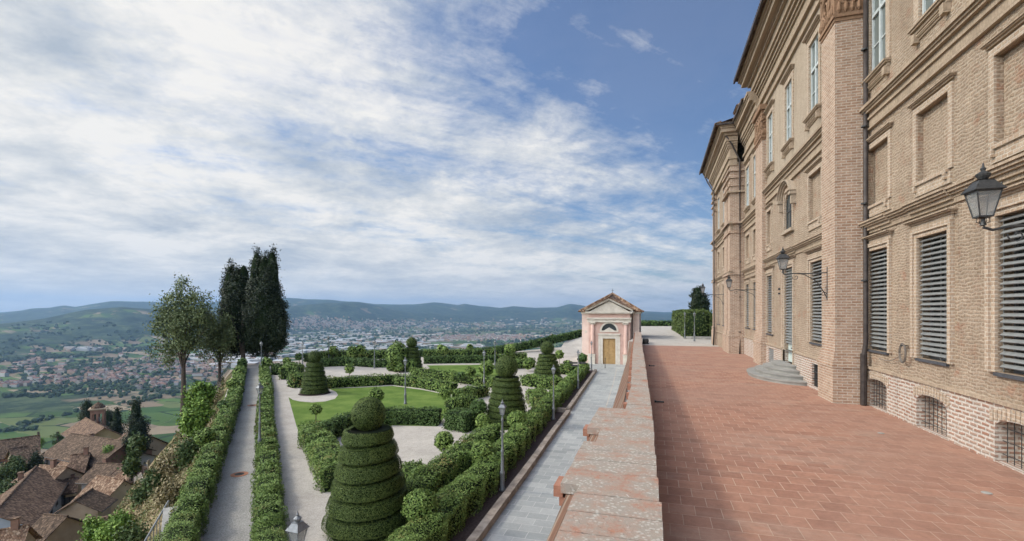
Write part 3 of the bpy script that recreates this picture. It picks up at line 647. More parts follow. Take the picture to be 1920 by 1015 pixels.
# ------------------------------------------------------------------ the palace
pal = empty('palace', (8, 20, 3), label='long three-storey brick palace with louvred windows lining the terrace', cat='palace')
PL = Matrix.Translation((-8, -20, -3))
def P_(o):
    """keep a part in place under the palace empty"""
    o.matrix_parent_inverse = PL; return o
def pb(b, name, m, parent=pal, smooth=False): 
    if isinstance(b, list):
        for q in b: pb(q, name, m, parent, smooth)
        return None
    o = b.build(name, M[m] if isinstance(m, str) else m, parent, smooth)
    return P_(o) if parent is pal else o
def sub(b, name, m, parent, smooth=False):
    return b.build(name, M[m] if isinstance(m, str) else m, parent, smooth)
def wallgrid(b, X, y0, y1, z0, z1, holes, depth=.35, back=None):
    """wall face on the plane x = X looking to -x, with openings and their reveals"""
    ys = sorted({y0, y1}|{h[0] for h in holes}|{h[1] for h in holes}); zs = sorted({z0, z1}|{h[2] for h in holes}|{h[3] for h in holes})
    for ya, yb in zip(ys[:-1], ys[1:]):
        for za, zb in zip(zs[:-1], zs[1:]):
            cy, cz = (ya+yb)/2, (za+zb)/2
            if any(h[0] < cy < h[1] and h[2] < cz < h[3] for h in holes): continue
            b.quad((X, ya, za), (X, ya, zb), (X, yb, zb), (X, yb, za))
    for h in holes:
        ya, yb, za, zb = h[:4]; D = h[4] if len(h) > 4 else depth; q = X+D
        b.quad((X, ya, za), (q, ya, za), (q, ya, zb), (X, ya, zb)); b.quad((X, yb, za), (X, yb, zb), (q, yb, zb), (q, yb, za))
        b.quad((X, ya, zb), (q, ya, zb), (q, yb, zb), (X, yb, zb)); b.quad((X, ya, za), (X, yb, za), (q, yb, za), (q, ya, za))
        if len(h) > 5 and h[5]: b.quad((q, ya, za), (q, ya, zb), (q, yb, zb), (q, yb, za))
def archfill(b, X, ya, yb, zs, zt, D=.35, n=10, m=0):
    c = (ya+yb)/2; hw = (yb-ya)/2; rise = zt-zs-.02
    pts = [(c-hw*math.cos(math.pi*i/n), zs+rise*math.sin(math.pi*i/n)**.9) for i in range(n+1)]
    for (a, za), (q, zb) in zip(pts[:-1], pts[1:]):
        b.quad((X-.002, a, za), (X-.002, a, zt), (X-.002, q, zt), (X-.002, q, zb), m); b.quad((X-.002, a, za), (X-.002, q, zb), (X+D, q, zb), (X+D, a, za), m)
def col(b):
    if isinstance(b, list): b.append(MB()); return b[-1]
    return b
def frame_y(b, X, ya, yb, za, zb, w, p, bottom=True, inner=0.0, m=0):
    """flat frame standing p proud of the plane x = X round an opening"""
    b = col(b)
    b.box(X-p, X-inner, ya-w, ya, za-(w if bottom else 0), zb+w, m); b.box(X-p, X-inner, yb, yb+w, za-(w if bottom else 0), zb+w, m)
    b.box(X-p, X-inner, ya, yb, zb, zb+w, m)
    if bottom: b.box(X-p, X-inner, ya, yb, za-w, za, m)
def shutter(X, ya, yb, za, zb, label=None):
    b = MB(); n = int((zb-za)/.137); 
    for i in range(n):
        z = za+.08+(zb-za-.10)*(i+.5)/n; c = Vector((X+.055, (ya+yb)/2, z))
        ax = Vector((.038, 0, .032)); b.obox(c, ax, (0, (yb-ya)/2-.03, 0), (-.006, 0, .008))
    for y in (ya+.02, (ya*.62+yb*.38), yb-.02): b.box(X+.085, X+.10, y-.012, y+.012, za+.02, zb)
    o = pb(b, 'louvre_shutter', 'slat')
    return o
def gwindow(X, ya, yb, za=4.9, zb=8.2, door=False):
    """ground floor window: dark glass and frame behind, louvres in front, slate sill"""
    b = MB(); w = .07; x0 = X+.30
    b.box(x0-.03, x0+.05, ya, ya+w, za, zb); b.box(x0-.03, x0+.05, yb-w, yb, za, zb); b.box(x0-.03, x0+.05, ya+w, yb-w, zb-w, zb); b.box(x0-.03, x0+.05, ya+w, yb-w, za, za+w)
    cy = (ya+yb)/2; b.box(x0-.03, x0+.05, cy-.05, cy+.05, za+w, zb-w)
    o = pb(b, 'window', 'greyiron'); g = MB(); g.box(x0+.01, x0+.02, ya, yb, za, zb); s = g.build('pane', M['glass'], o)
    shutter(X, ya, yb, za, zb)
    if not door:
        b = MB(); b.box(X-.07, X+.25, ya-.02, yb+.02, za-.075, za-.003); pb(b, 'sill', 'slate')
def uwindow(X, ya, yb, za=14.03, zb=17.3, D=.16, pane='sky_pane'):
    x0 = X+D-.08; b = MB(); w = .075
    b.box(x0-.04, x0+.05, ya, ya+w, za, zb); b.box(x0-.04, x0+.05, yb-w, yb, za, zb); b.box(x0-.04, x0+.05, ya+w, yb-w, zb-w, zb); b.box(x0-.04, x0+.05, ya+w, yb-w, za, za+w)
    cy = (ya+yb)/2; b.box(x0-.05, x0+.05, cy-.055, cy+.055, za+w, zb-w)
    zt = za+(zb-za)*.60; b.box(x0-.06, x0+.05, ya+w, cy-.055, zt, zt+.11); b.box(x0-.06, x0+.05, cy+.055, yb-w, zt, zt+.11)
    for z in (za+(zt-za)*.5,):
        b.box(x0-.02, x0+.05, ya+w, cy-.055, z, z+.04); b.box(x0-.02, x0+.05, cy+.055, yb-w, z, z+.04)
    o = pb(b, 'window', 'winwhite'); g = MB(); g.box(x0+.01, x0+.02, ya, yb, za, zb); g.build('pane', M[pane], o)
def hood(b, X, ya, yb, z, p=.22, h=.16, br=None):
    b = col(b)
    for s_, w_, za_ in (br or ()): b.box(X-.16, X, s_, s_+w_, za_, z-.001)
    b.box(X-p*.45, X, ya, yb, z, z+h*.45); b.box(X-p*.8, X, ya-.05, yb+.05, z+h*.45, z+h*.72); b.box(X-p, X, ya-.08, yb+.08, z+h*.72, z+h)
def gsurround(b, X, ya, yb, za, zb):
    b = col(b)
    frame_y(b, X, ya, yb, za, zb, .12, .05, False); frame_y(b, X, ya-.12, yb+.12, za, zb+.12, .12, .10, False)
    b.box(X-.06, X, ya-.24, yb+.24, zb+.24, zb+.36)
def panel_trim(b, X, ya, yb, za, zb):
    b = col(b)
    frame_y(b, X, ya, yb, za+.02, zb, .17, .05, False)
    b.box(X-.10, X+.02, ya-.02, yb+.02, za-.06, za+.02); b.box(X-.05, X, ya-.1, yb+.1, za-.34, za-.06)
    for y in (ya+.02, yb-.06): b.box(X-.12, X-.05, y, y+.09, za-.22, za-.06)
def cornice(b, X, y0, y1, dz=0.0, over=1.25, ends=True, z0=18.25):
    k = over/1.25
    st = [(18.25,18.40,.12),(18.40,18.74,.06),(18.74,18.90,.20),(18.90,19.55,.04),(19.55,19.68,.13),(19.68,19.86,.22),(19.86,20.02,.34),(20.02,20.40,.44),(20.40,20.54,.60),(20.54,20.60,.66),(20.60,20.86,.92),(20.86,20.98,1.0),(20.98,21.16,1.10)]
    for a, c, p in st:
        p *= k; e = p if ends else 0
        b.box(X-p, X+.5, y0-e, y1+e, a+dz, c+dz)
def string1(b, X, y0, y1, bays, e=0):
    for a, c, p in ((8.93,9.0,.07),(9.0,9.06,.13),(9.06,9.13,.19),(9.13,9.18,.24)): b.box(X-p, X+.02, y0-p*e, y1+p*e, a, c)
    b.box(X-.05, X+.02, y0, y1, 8.80, 8.93)
    for ya, yb in bays:
        for a, c, p in ((8.90,9.0,.12),(9.0,9.06,.19),(9.06,9.13,.25),(9.13,9.185,.30)): b.box(X-p, X-.01, ya-.42, yb+.42, a-.001, c+.001)
def string2(b, X, y0, y1, z=12.28, e=0):
    for a, c, p in ((0,.05,.10),(.05,.34,.05),(.34,.40,.11),(.40,.56,.06),(.56,.64,.16),(.64,.70,.21),(.70,.80,.27)): b.box(X-p, X+.02, y0-p*e, y1+p*e, z+a, z+c)

# -- right wing: plane x = 6.93, from the corner pilaster towards and past the camera
XR = 6.93; Y0, Y1 = -9.0, 19.16
cen = [18.37-3.2*i for i in range(9)]
wl, wu, pl_, tr, hd, st = MB(), MB(), MB(), [], [], MB()
hg, hm, hu, hb = [], [], [], []
for c in cen:
    hg.append((c-.72, c+.72, 4.9, 8.2, .34)); hm.append((c-.76, c+.76, 9.68, 11.62, .13, 1)); hu.append((c-.62, c+.62, 14.03, 17.3, .26)); hb.append((c-.72, c+.72, 3.02, 3.98, .42, 1))
    gwindow(XR, c-.72, c+.72); uwindow(XR, c-.62, c+.62)
    gsurround(tr, XR, c-.72, c+.72, 4.9, 8.2); hood(hd, XR, c-1.02, c+1.02, 8.56, .22, .12)
    panel_trim(tr, XR, c-.76, c+.76, 9.68, 11.62); hood(hd, XR, c-.98, c+.98, 11.85, .15, .11)
    frame_y(tr, XR, c-.62, c+.62, 14.03, 17.3, .26, .05, False); hood(hd, XR, c-.82, c+.82, 13.80, .20, .2, [(c-.80,.18,13.55),(c+.62,.18,13.55)]); hood(hd, XR, c-.66, c+.66, 13.62, .10, .12)
    hood(hd, XR, c-.95, c+.95, 17.62, .2, .16)
wallgrid(wl, XR, Y0, Y1, 4.25, 9.2, hg); wallgrid(wl, XR, Y0, Y1, 9.2, 13.1, hm); pb(wl, 'wall', 'wall')
wallgrid(wu, XR, Y0, Y1, 13.1, 18.5, hu); pb(wu, 'wall', 'wall')
wallgrid(pl_, XR-.05, Y0, Y1, 2.9, 4.25, hb)
for c in cen: archfill(pl_, XR-.05, c-.72, c+.72, 3.74, 3.98, .42)
pb(pl_, 'plinth', 'plinth')
st.box(XR-.10, XR, Y0, Y1, 4.25, 4.33); string1(st, XR, Y0, Y1, [(c-.6, c+.6) for c in cen]); string2(st, XR, Y0, Y1, 12.28)
pb(st, 'string_course', 'mould'); pb(tr, 'window_surround', 'surround'); pb(hd, 'hood_moulding', 'mould')
b = MB(); cornice(b, XR, Y0, Y1, 0, 1.25, False); pb(b, 'cornice', 'mould')
# soldier bricks round the cellar arches, grilles inside
for c in cen[:5]:
    b = MB()
    for i in range(13):
        a = (i-6)/6; y = c+a*.80; z = 4.0-.13*a*a; b.obox((XR-.058, y, z+.10), (.014, 0, 0), (0, .048, 0), (0, 0, .115))
    pb(b, 'arch_bricks', 'surround')
    b = MB()
    for i in range(7): y = c-.60+i*.2; b.tube([(XR+.10, y, 3.03), (XR+.10, y, 3.93)], .009, 6)
    for z in (3.18, 3.46, 3.74): b.tube([(XR+.085, c-.71, z), (XR+.085, c+.71, z)], .010, 6)
    pb(b, 'cellar_grille', 'iron')

# -- central block
XC = 6.2; C0, C1 = 20.57, 31.1
wl, wu, pl_, st, tr, hd = MB(), MB(), MB(), MB(), [], []
gw = [(21.15, 22.75), (25.4, 27.05), (29.55, 31.0)]
hg = [(21.15, 22.75, 4.9, 8.2, .34), (25.4, 27.05, 4.25, 8.3, .34), (29.55, 31.0, 4.9, 8.2, .34)]
hm = [(21.4, 23.0, 9.88, 11.84, .13, 1), (25.55, 26.95, 10.15, 12.05, .4), (29.9, 31.0, 9.95, 11.9, .13, 1)]
hu = [(21.7, 22.95, 14.33, 17.3, .26), (25.6, 26.85, 14.35, 17.3, .26), (29.5, 30.75, 14.4, 17.3, .26)]
hb = [(21.55, 22.5, 3.12, 4.05, .4, 1), (25.4, 27.05, 2.9, 4.25, .3), (29.2, 30.4, 3.2, 4.1, .12, 1)]
wallgrid(wl, XC, C0, C1, 4.25, 9.2, hg); wallgrid(wl, XC, C0, C1, 9.2, 13.1, hm); archfill(wl, XC, 25.55, 26.95, 11.45, 12.05, .4); pb(wl, 'wall', 'wall')
wallgrid(wu, XC, C0, C1, 13.1, 18.5, hu); pb(wu, 'wall', 'stucco')
wallgrid(pl_, XC-.05, C0, C1, 2.9, 4.25, hb); pb(pl_, 'plinth', 'plinth')
gwindow(XC, 21.15, 22.75); gwindow(XC, 29.55, 31.0)
shutter(XC, 25.4, 27.05, 4.5, 8.3)
b = MB(); b.box(XC+.16, XC+.22, 25.4, 27.05, 3.68, 8.3); b.box(XC+.14, XC+.16, 26.2, 26.26, 3.7, 4.6); dr = pb(b, 'door', 'leafdoor')
b = MB(); b.box(XC+.08, XC+.14, 26.12, 26.16, 4.35, 4.42); b.box(XC+.05, XC+.08, 26.02, 26.16, 4.37, 4.40); b.build('handle', M['iron'], dr)
for ya, yb, za, zb in ((21.15,22.75,4.9,8.2), (25.4,27.05,3.6,8.3), (29.55,31.0,4.9,8.2)):
    gsurround(tr, XC, ya, yb, za, zb); hood(hd, XC, ya-.3, yb+.3 if yb < 31 else yb+.1, zb+.38, .22, .12)
for ya, yb, za, zb, d_, o_ in (hm[0], hm[2]): panel_trim(tr, XC, ya, yb, za, zb); hood(hd, XC, ya-.2, min(yb+.2, 31.08), zb+.2, .15, .11)
frame_y(tr, XC, 25.55, 26.95, 10.15, 12.05, .16, .06, False)
for ya, yb, za, zb, d_ in hu:
    uwindow(XC, ya, yb, za, zb); frame_y(tr, XC, ya, yb, za, zb, .24, .05, False); hood(hd, XC, ya-.22, yb+.22, za-.23, .20, .2, [(ya-.2,.16,za-.5),(yb+.04,.16,za-.5)]); hood(hd, XC, ya-.05, yb+.05, za-.42, .10, .12)
    hood(hd, XC, ya-.30, yb+.30, zb+.28, .2, .16)
# arched hood over the small middle window
b = MB(); n = 14; cy = 26.25
for r0, r1, p in ((.98,1.08,.14),(1.08,1.17,.22),(1.17,1.23,.30)):
    for i in range(n):
        a, c = math.pi*(.10+.80*i/n), math.pi*(.10+.80*(i+1)/n)
        f = lambda r, t_: (cy-r*1.02*math.cos(t_), 11.50+r*.86*math.sin(t_))
        q = [f(r0, a), f(r1, a), f(r1, c), f(r0, c)]
        vs = [(XC-p, *x_) for x_ in q]+[(XC, *x_) for x_ in q]
        b.add(vs, [(0,1,2,3),(7,6,5,4),(0,4,5,1),(1,5,6,2),(2,6,7,3),(3,7,4,0)])
for s_ in (-1.26, 1.0): b.box(XC-.28, XC, cy+s_-.02, cy+s_+.30, 11.62, 11.76); b.box(XC-.2, XC, cy+s_+.04, cy+s_+.22, 11.2, 11.62)
pb(b, 'arched_hood', 'stucco')
b = MB(); b.box(XC-.16, XC, 25.3, 27.2, 9.98, 10.13); pb(b, 'sill', 'stucco')
x0 = XC+.07; b = MB(); b.box(x0-.02, x0+.04, 25.55, 25.63, 10.15, 12.05); b.box(x0-.02, x0+.04, 26.87, 26.95, 10.15, 12.05); b.box(x0-.02, x0+.04, 26.2, 26.28, 10.15, 12.0); b.box(x0-.02, x0+.04, 25.63, 26.2, 11.05, 11.12); b.box(x0-.02, x0+.04, 26.28, 26.87, 11.05, 11.12)
o = pb(b, 'window', 'iron'); g = MB(); g.box(x0+.01, x0+.02, 25.55, 26.95, 10.15, 12.05); g.build('pane', M['glass'], o)
q_done = []
[pb(q_, 'plinth_ledge', 'mould') for q_ in [MB(), MB()] if [q_.box(XC-.10, XC, *((C0, 25.3) if not q_done else (27.2, C1)), 4.25, 4.33), q_done.append(1)]]; string1(st, XC, C0, C1, [(25.3, 27.1)]); string2(st, XC, C0, C1, 12.42)
pb(st, 'string_course', 'mould'); pb(tr, 'window_surround', 'surround'); pb(hd, 'hood_moulding', 'mould')
b = MB(); cornice(b, XC, 19.3, 33.1, 0, 1.25, True); pb(b, 'cornice', 'mould')
b = MB()
for i in range(5): b.box(XC-.0, XC+.05, 21.62+i*.18, 21.64+i*.18, 3.12, 4.05)
for z in (3.4, 3.7): b.box(XC-.01, XC+.06, 21.55, 22.5, z, z+.02)
pb(b, 'cellar_grille', 'iron')
b = MB()
for i in range(9): b.obox((XC-.02, 29.8, 3.25+i*.095), (.02, 0, .02), (0, .56, 0), (-.005, 0, .012))
pb(b, 'cellar_shutter', 'slat')
b = MB(); b.box(XC-.09, XC-.0, 27.95, 28.03, 7.28, 7.4); b.box(XC-.09, XC, 27.95, 28.03, 7.05, 7.14); pb(b, 'wall_fixture', 'iron')

# pilasters with scrolled capitals
def pilaster(X, ya, yb, back, zc=16.22, cap=True):
    b = MB(); b.box(X, back, ya, yb, 4.75, zc); b.box(X-.10, back, ya-.10, yb+.10, 2.9, 4.24); 
    p = pb(b, 'pilaster', 'brick')
    b = MB(); b.box(X-.13, back, ya-.13, yb+.13, 4.24, 4.34); b.box(X-.09, back, ya-.09, yb+.09, 4.34, 4.50); b.box(X-.05, back, ya-.05, yb+.05, 4.50, 4.76)
    b.build('base_moulding', M['brick'], p)
    if cap:
        b = MB(); b.box(X-.03, back, ya-.03, yb+.03, zc, zc+.12); b.box(X-.08, back, ya-.08, yb+.08, zc+.12, zc+.24)
        b.box(X-.04, back, ya-.04, yb+.04, zc+.24, 17.95); b.box(X-.16, back, ya-.16, yb+.16, 17.95, 18.25)
        def spiral(o, eu, ev, r0):
            pts = []; 
            for i in range(40):
                t_ = i/39; a = t_*4.6*math.pi; r = r0*(1-.86*t_); pts.append(Vector(o)+Vector(eu)*r*math.cos(a)+Vector(ev)*r*math.sin(a))
            b.tube(pts, .045, 6)
        W2 = (min(back, X+.98)-X)
        spiral((X+W2*.42, ya-.07, 17.05), (1,0,0), (0,0,1), .40); spiral((X-.07, ya+(yb-ya)*.5, 17.05), (0,1,0), (0,0,1), .44)
        for k in range(5):                               # a row of acanthus tips along both faces
            xx = X+W2*(k+.5)/5; b.lathe([(.02,0),(.08,.10),(.07,.26),(.02,.40)], (xx, ya-.06, zc+.26), 6); yy = ya+(yb-ya)*(k+.5)/5; b.lathe([(.02,0),(.08,.10),(.07,.26),(.02,.40)], (X-.06, yy, zc+.26), 6)
            b.lathe([(.02,0),(.07,.06),(.02,.13)], (xx, ya-.05, 17.62), 6); b.lathe([(.02,0),(.07,.06),(.02,.13)], (X-.05, yy, 17.62), 6)
        b.build('capital', M['terra'], p)
    return p
pilaster(5.95, 19.17, 20.57, 6.95)
pilaster(5.95, 31.1, 33.1, 6.32)
# -- recessed bay, then the far pavilion
XB = 6.3; B0, B1 = 33.1, 39.1
wl, st, tr, hd, pl_ = MB(), MB(), [], [], MB()
bay = [(34.3, 35.7), (37.0, 38.5)]
hg = [(a, c, 5.0, 8.1, .3) for a, c in bay]; hm = [(a, c, 9.9, 11.6, .12, 1) for a, c in bay]; hu = [(a+.1, c-.1, 13.6, 16.5, .25) for a, c in bay]
wallgrid(wl, XB, B0, B1, 4.25, 8.9, hg); wallgrid(wl, XB, B0, B1, 8.9, 12.6, hm); wallgrid(wl, XB, B0, B1, 12.6, 17.3, hu); pb(wl, 'wall', 'wall')
wallgrid(pl_, XB-.05, B0, B1, 2.9, 4.25, []); pb(pl_, 'plinth', 'plinth')
for (a, c) in bay:
    gwindow(XB, a, c, 5.0, 8.1); gsurround(tr, XB, a, c, 5.0, 8.1); hood(hd, XB, a-.2, c+.2, 8.4, .2, .12); panel_trim(tr, XB, a, c, 9.9, 11.6)
    uwindow(XB, a+.1, c-.1, 13.6, 16.5, .15); frame_y(tr, XB, a+.1, c-.1, 13.6, 16.5, .2, .05, False); hood(hd, XB, a-.1, c+.1, 13.35, .18, .2); hood(hd, XB, a-.1, c+.1, 16.8, .18, .14)
st.box(XB-.10, XB, B0, B1, 4.25, 4.33); string1(st, XB, B0, B1, []); string2(st, XB, B0, B1, 12.0)
pb(st, 'string_course', 'mould'); pb(tr, 'window_surround', 'surround'); pb(hd, 'hood_moulding', 'mould')
b = MB(); cornice(b, XB, B0+.0, B1, -1.2, .95, False); pb(b, 'cornice', 'mould')
XF = 5.3; F0, F1 = 39.1, 50.6
wl, st, tr, hd, pl_ = MB(), MB(), [], [], MB()
bay = [(42.95, 44.1), (46.3, 47.6)]
hg = [(a, c, 5.0, 8.3, .3) for a, c in bay]; hm = [(a, c, 9.9, 11.5, .12, 1) for a, c in bay]; hu = [(a, c, 13.5, 16.4, .25) for a, c in bay]
wallgrid(wl, XF+.15, F0, F1, 2.9, 8.9, hg); wallgrid(wl, XF+.15, F0, F1, 8.9, 12.6, hm); wallgrid(wl, XF+.15, F0, F1, 12.6, 17.3, hu)
wl.box(XF+.15, XB+.2, F0, F0+.05, 2.9, 17.3); wl.box(XF+.151, XF+9, F1-.05, F1, 2.9, 17.3); pb(wl, 'wall', 'wall')
for (a, c) in bay:
    gwindow(XF+.15, a, c, 5.0, 8.3); gsurround(tr, XF+.15, a, c, 5.0, 8.3); panel_trim(tr, XF+.15, a, c, 9.9, 11.5)
    uwindow(XF+.15, a, c, 13.5, 16.4, .15); frame_y(tr, XF+.15, a, c, 13.5, 16.4, .2, .05, False); hood(hd, XF+.15, a-.2, c+.2, 13.25, .18, .2)
for e_ in ([XF+.15, F0-.0, F1],):
    string1(st, XF+.15, F0, F1, [], 1); string2(st, XF+.15, F0, F1, 12.0, 1); lg = MB(); lg.box(XF+.05, XF+.15, F0, F1, 4.25, 4.33); pb(lg, 'plinth_ledge', 'mould')
pb(st, 'string_course', 'mould'); pb(tr, 'window_surround', 'surround'); pb(hd, 'hood_moulding', 'mould')
b = MB(); cornice(b, XF, F0, F1, -1.2, .95, True); b.box(XF-.22, XB, F0-.22, F0+3, 15.0, 15.12); pb(b, 'cornice', 'mould')
def fpil(ya, yb):
    b = MB(); b.box(XF, XB+.1, ya, yb, 4.7, 17.1); b.box(XF-.10, XB+.1, ya-.10, yb+.10, 2.9, 4.24); p = pb(b, 'pilaster', 'brick')
    b = MB(); b.box(XF-.13, XB+.1, ya-.13, yb+.13, 4.24, 4.34); b.box(XF-.06, XB+.1, ya-.06, yb+.06, 4.34, 4.7)
    b.build('base_moulding', M['brick'], p)
    for z, q in ((8.9, .12), (12.0, .1), (12.7, .2), (15.5, .08), (16.1, .12), (16.6, .14)):
        b = MB(); b.box(XF-q, XB+.1, ya-q, yb+q, z, z+.14); b.build('band', M['brick'], p)
fpil(F0-.02, 40.3); fpil(40.7, 42.3); fpil(48.4, 50.6)
# unseen inner mass added to keep the daylight out, and roofs
b = MB(); b.box(7.9, 22, -9, 50.4, 3, 18.2); b.box(7.9, 22, -9, 33.2, 18.2, 20.8); pb(b, 'light_block_mass', 'dark')
b = MB(); b.box(6.9, 22.1, -9.2, -9, 2.9, 20.6); b.box(22, 22.2, -9.2, 50.6, 2.9, 18.0); pb(b, 'wall', 'brick')
def roof(name, x0, y0, x1, y1, ze, rise, hipN=True, hipS=True):
    cx = (x0+x1)/2; hw = (x1-x0)/2; ya = y0+(hw if hipS else 0); yb = y1-(hw if hipN else 0)
    b = MB(); b.add([(x0,y0,ze),(x1,y0,ze),(x1,y1,ze),(x0,y1,ze),(cx,ya,ze+rise),(cx,yb,ze+rise)], [(0,1,4),(1,2,5,4),(2,3,5),(3,0,4,5),(0,3,2,1)])
    o = pb(b, 'roof', 'tile2')
    e = MB(); y = y0
    while y < y1:                                        # the half-round tiles along the eave
        e.tube([(x0-.10, y, ze-.02), (x0+.35, y, ze+.12)], .085, 6); y += .24
    if hipS:
        x = x0
        while x < x0+4.5: e.tube([(x, y0-.10, ze-.02), (x, y0+.35, ze+.12)], .085, 6); x += .24
    e.build('eave_tiles', M['tile2'], o)
    g = MB(); g.box(x0-.10, x0-.002, y0, y1, ze-.12, ze-.02); 
    if hipS: g.box(x0, x0+4.5, y0-.10, y0-.002, ze-.12, ze-.02)
    g.build('gutter', M['pipe'], o); return o
roof('roof', 4.95, 18.05, 24, 34.3, 21.17, 4.5)
roof('roof', 5.6, -9.3, 24, 18.0, 21.17, 4.2, False, False)
roof('roof', 5.42, 34.3, 22.5, 38.0, 19.97, 3.8, False, False)
roof('roof', 4.25, 38.2, 22.5, 51.6, 19.97, 4.0)
b = MB(); b.box(6.2, 7.2, 41.2, 42.6, 19.8, 22.2); ch = pb(b, 'chimney', 'brick')
b = MB(); b.box(6.05, 7.35, 41.05, 42.75, 22.2, 22.32); b.add([(6.0,41.0,22.32),(7.4,41.0,22.32),(7.4,42.8,22.32),(6.0,42.8,22.32),(6.7,41.4,22.75),(6.7,42.4,22.75)], [(0,1,4),(1,2,5,4),(2,3,5),(3,0,4,5),(0,3,2,1)]); b.build('cap', M['tile'], ch)
# downpipes
def downpipe(pts, r=.065, brk=None, boot=True):
    b = MB(); b.tube(pts, r, 10); o = pb(b, 'downpipe', 'pipe', smooth=True); q = MB()
    for p, z in [(pts[-1], 4.6+i*2.6) for i in range(5)]: q.lathe([(r+.018, 0), (r+.018, .05)], (pts[-2][0] if z > 4.8 else p[0], p[1], z), 10)
    q.build('pipe_clip', M['iron'], o)
downpipe([(6.80,19.0,21),(6.80,19.0,5.1),(6.74,18.97,4.75),(6.72,18.95,3.0)], .075)
q = MB(); q.tube([(6.72,18.95,3.02),(6.72,18.95,4.75)], .10, 10); pb(q, 'downpipe', 'pipe')
downpipe([(4.6,38.6,19.8),(5.4,38.9,18.6),(5.95,38.95,17.4),(5.98,38.95,4.3),(5.95,38.95,3.0)], .06)
downpipe([(4.5,51.0,19.8),(4.9,50.9,18.8),(5.15,48.1,17.2),(5.17,48.1,4.4),(5.10,48.1,3.0)], .06)
# stone steps to the door
b = MB(); cy = 26.15
for i, (ax_, ay_, z) in enumerate([(1.72, 3.0, 3.17), (1.36, 2.45, 3.34), (1.0, 1.9, 3.51), (.66, 1.35, 3.68)]):
    n = 26; poly = [(XC-.06-ax_*math.sin(math.pi*k/n), cy-ay_*math.cos(math.pi*k/n)) for k in range(n+1)]
    po = [(XC-.06-(ax_+.05)*math.sin(math.pi*k/n), cy-(ay_+.05)*math.cos(math.pi*k/n)) for k in range(n+1)]
    b.prism(poly[::-1], 2.98, z-.05); b.prism(po[::-1], z-.05, z)
st_ = tag(b.build('stone_steps', M['step']), 'four curved grey stone steps rising to the louvred palace door', 'steps')
# garden hose hung on the wall
h = empty('garden_hose', (6.85, 16.45, 4.9), label='coiled grey hose hanging on the wall between two louvred windows', cat='hose')
b = MB()
for k in range(5):
    r = .20+.012*k; b.tube([(-.05-.012*(k % 3), r*math.cos(a)*.8, .08+r*1.15*math.sin(a)) for a in np.linspace(0, 2*math.pi, 26)], .012, 6)
b.tube([(-.02, .1+.19*i, .05-.30*math.sin(math.pi*min(1, i/7)*.62)) for i in range(0, 9)], .011, 6); b.build('hose', M['hose'], h, True)
b = MB(); b.box(-.10, .06, -.02, .02, .28, .31); b.build('hook', M['iron'], h)

# ------------------------------------------------------------------ lanterns
def lantern_parts(parent, z=0, s=1.0, m='iron'):
    """square tapering lantern with its roof, standing on z"""
    b = MB(); w0, w1, h = .095*s, .175*s, .44*s
    for sx in (-1, 1):
        for sy in (-1, 1): b.tube([(sx*w0, sy*w0, z), (sx*w1, sy*w1, z+h)], .012*s, 5)
    for (w, zz) in ((w0, z), (w1, z+h)):
        for sx in (-1, 1): b.box(sx*w-.013*s, sx*w+.013*s, -w, w, zz-.012*s, zz+.012*s); b.box(-w, w, sx*w-.013*s, sx*w+.013*s, zz-.013*s, zz+.013*s)
    b.lathe([(.02*s, z-.16*s), (.05*s, z-.15*s), (.035*s, z-.10*s), (.03*s, z-.04*s), (.09*s, z-.01*s), (w0, z)], (0,0,0), 8)
    for sx, sy in ((1,0),(-1,0),(0,1),(0,-1)): b.tube([(sx*.035*s, sy*.035*s, z-.12*s), (sx*.10*s, sy*.10*s, z-.09*s), (sx*w0*.9, sy*w0*.9, z-.005)], .008*s, 5)
    b.build('lantern_frame', M[m], parent)
    r = MB(); zt = z+h
    q = math.sqrt(2)
    r.lathe([(.215*s*q, zt+.005), (.22*s*q, zt+.02*s), (.15*s*q, zt+.12*s), (.10*s*q, zt+.20*s), (.115*s*q, zt+.205*s)], (0,0,0), 4)
    r.lathe([(.05*s, zt+.20*s), (.095*s, zt+.27*s), (.11*s, zt+.31*s), (.06*s, zt+.35*s), (.03*s, zt+.37*s), (.045*s, zt+.41*s), (.02*s, zt+.44*s), (.012*s, zt+.50*s), (.002*s, zt+.52*s)], (0,0,0), 10)
    for sx in (-1, 1):
        for sy in (-1, 1): r.lathe([(.004*s,0),(.014*s,.02*s),(.004*s,.05*s)], (sx*.17*s, sy*.17*s, zt+.08*s), 5)
    r.build('lantern_roof', M[m], parent)
    g = MB(); i0, i1 = w0-.004, w1-.006
    for sx, sy in ((1,0),(-1,0),(0,1),(0,-1)):
        if sx: g.quad((sx*i0,-i0,z+.01),(sx*i0,i0,z+.01),(sx*i1,i1,z+h-.01),(sx*i1,-i1,z+h-.01))
        else: g.quad((-i0,sy*i0,z+.01),(i0,sy*i0,z+.01),(i1,sy*i1,z+h-.01),(-i1,sy*i1,z+h-.01))
    g.build('lantern_pane', M['pane'], parent)
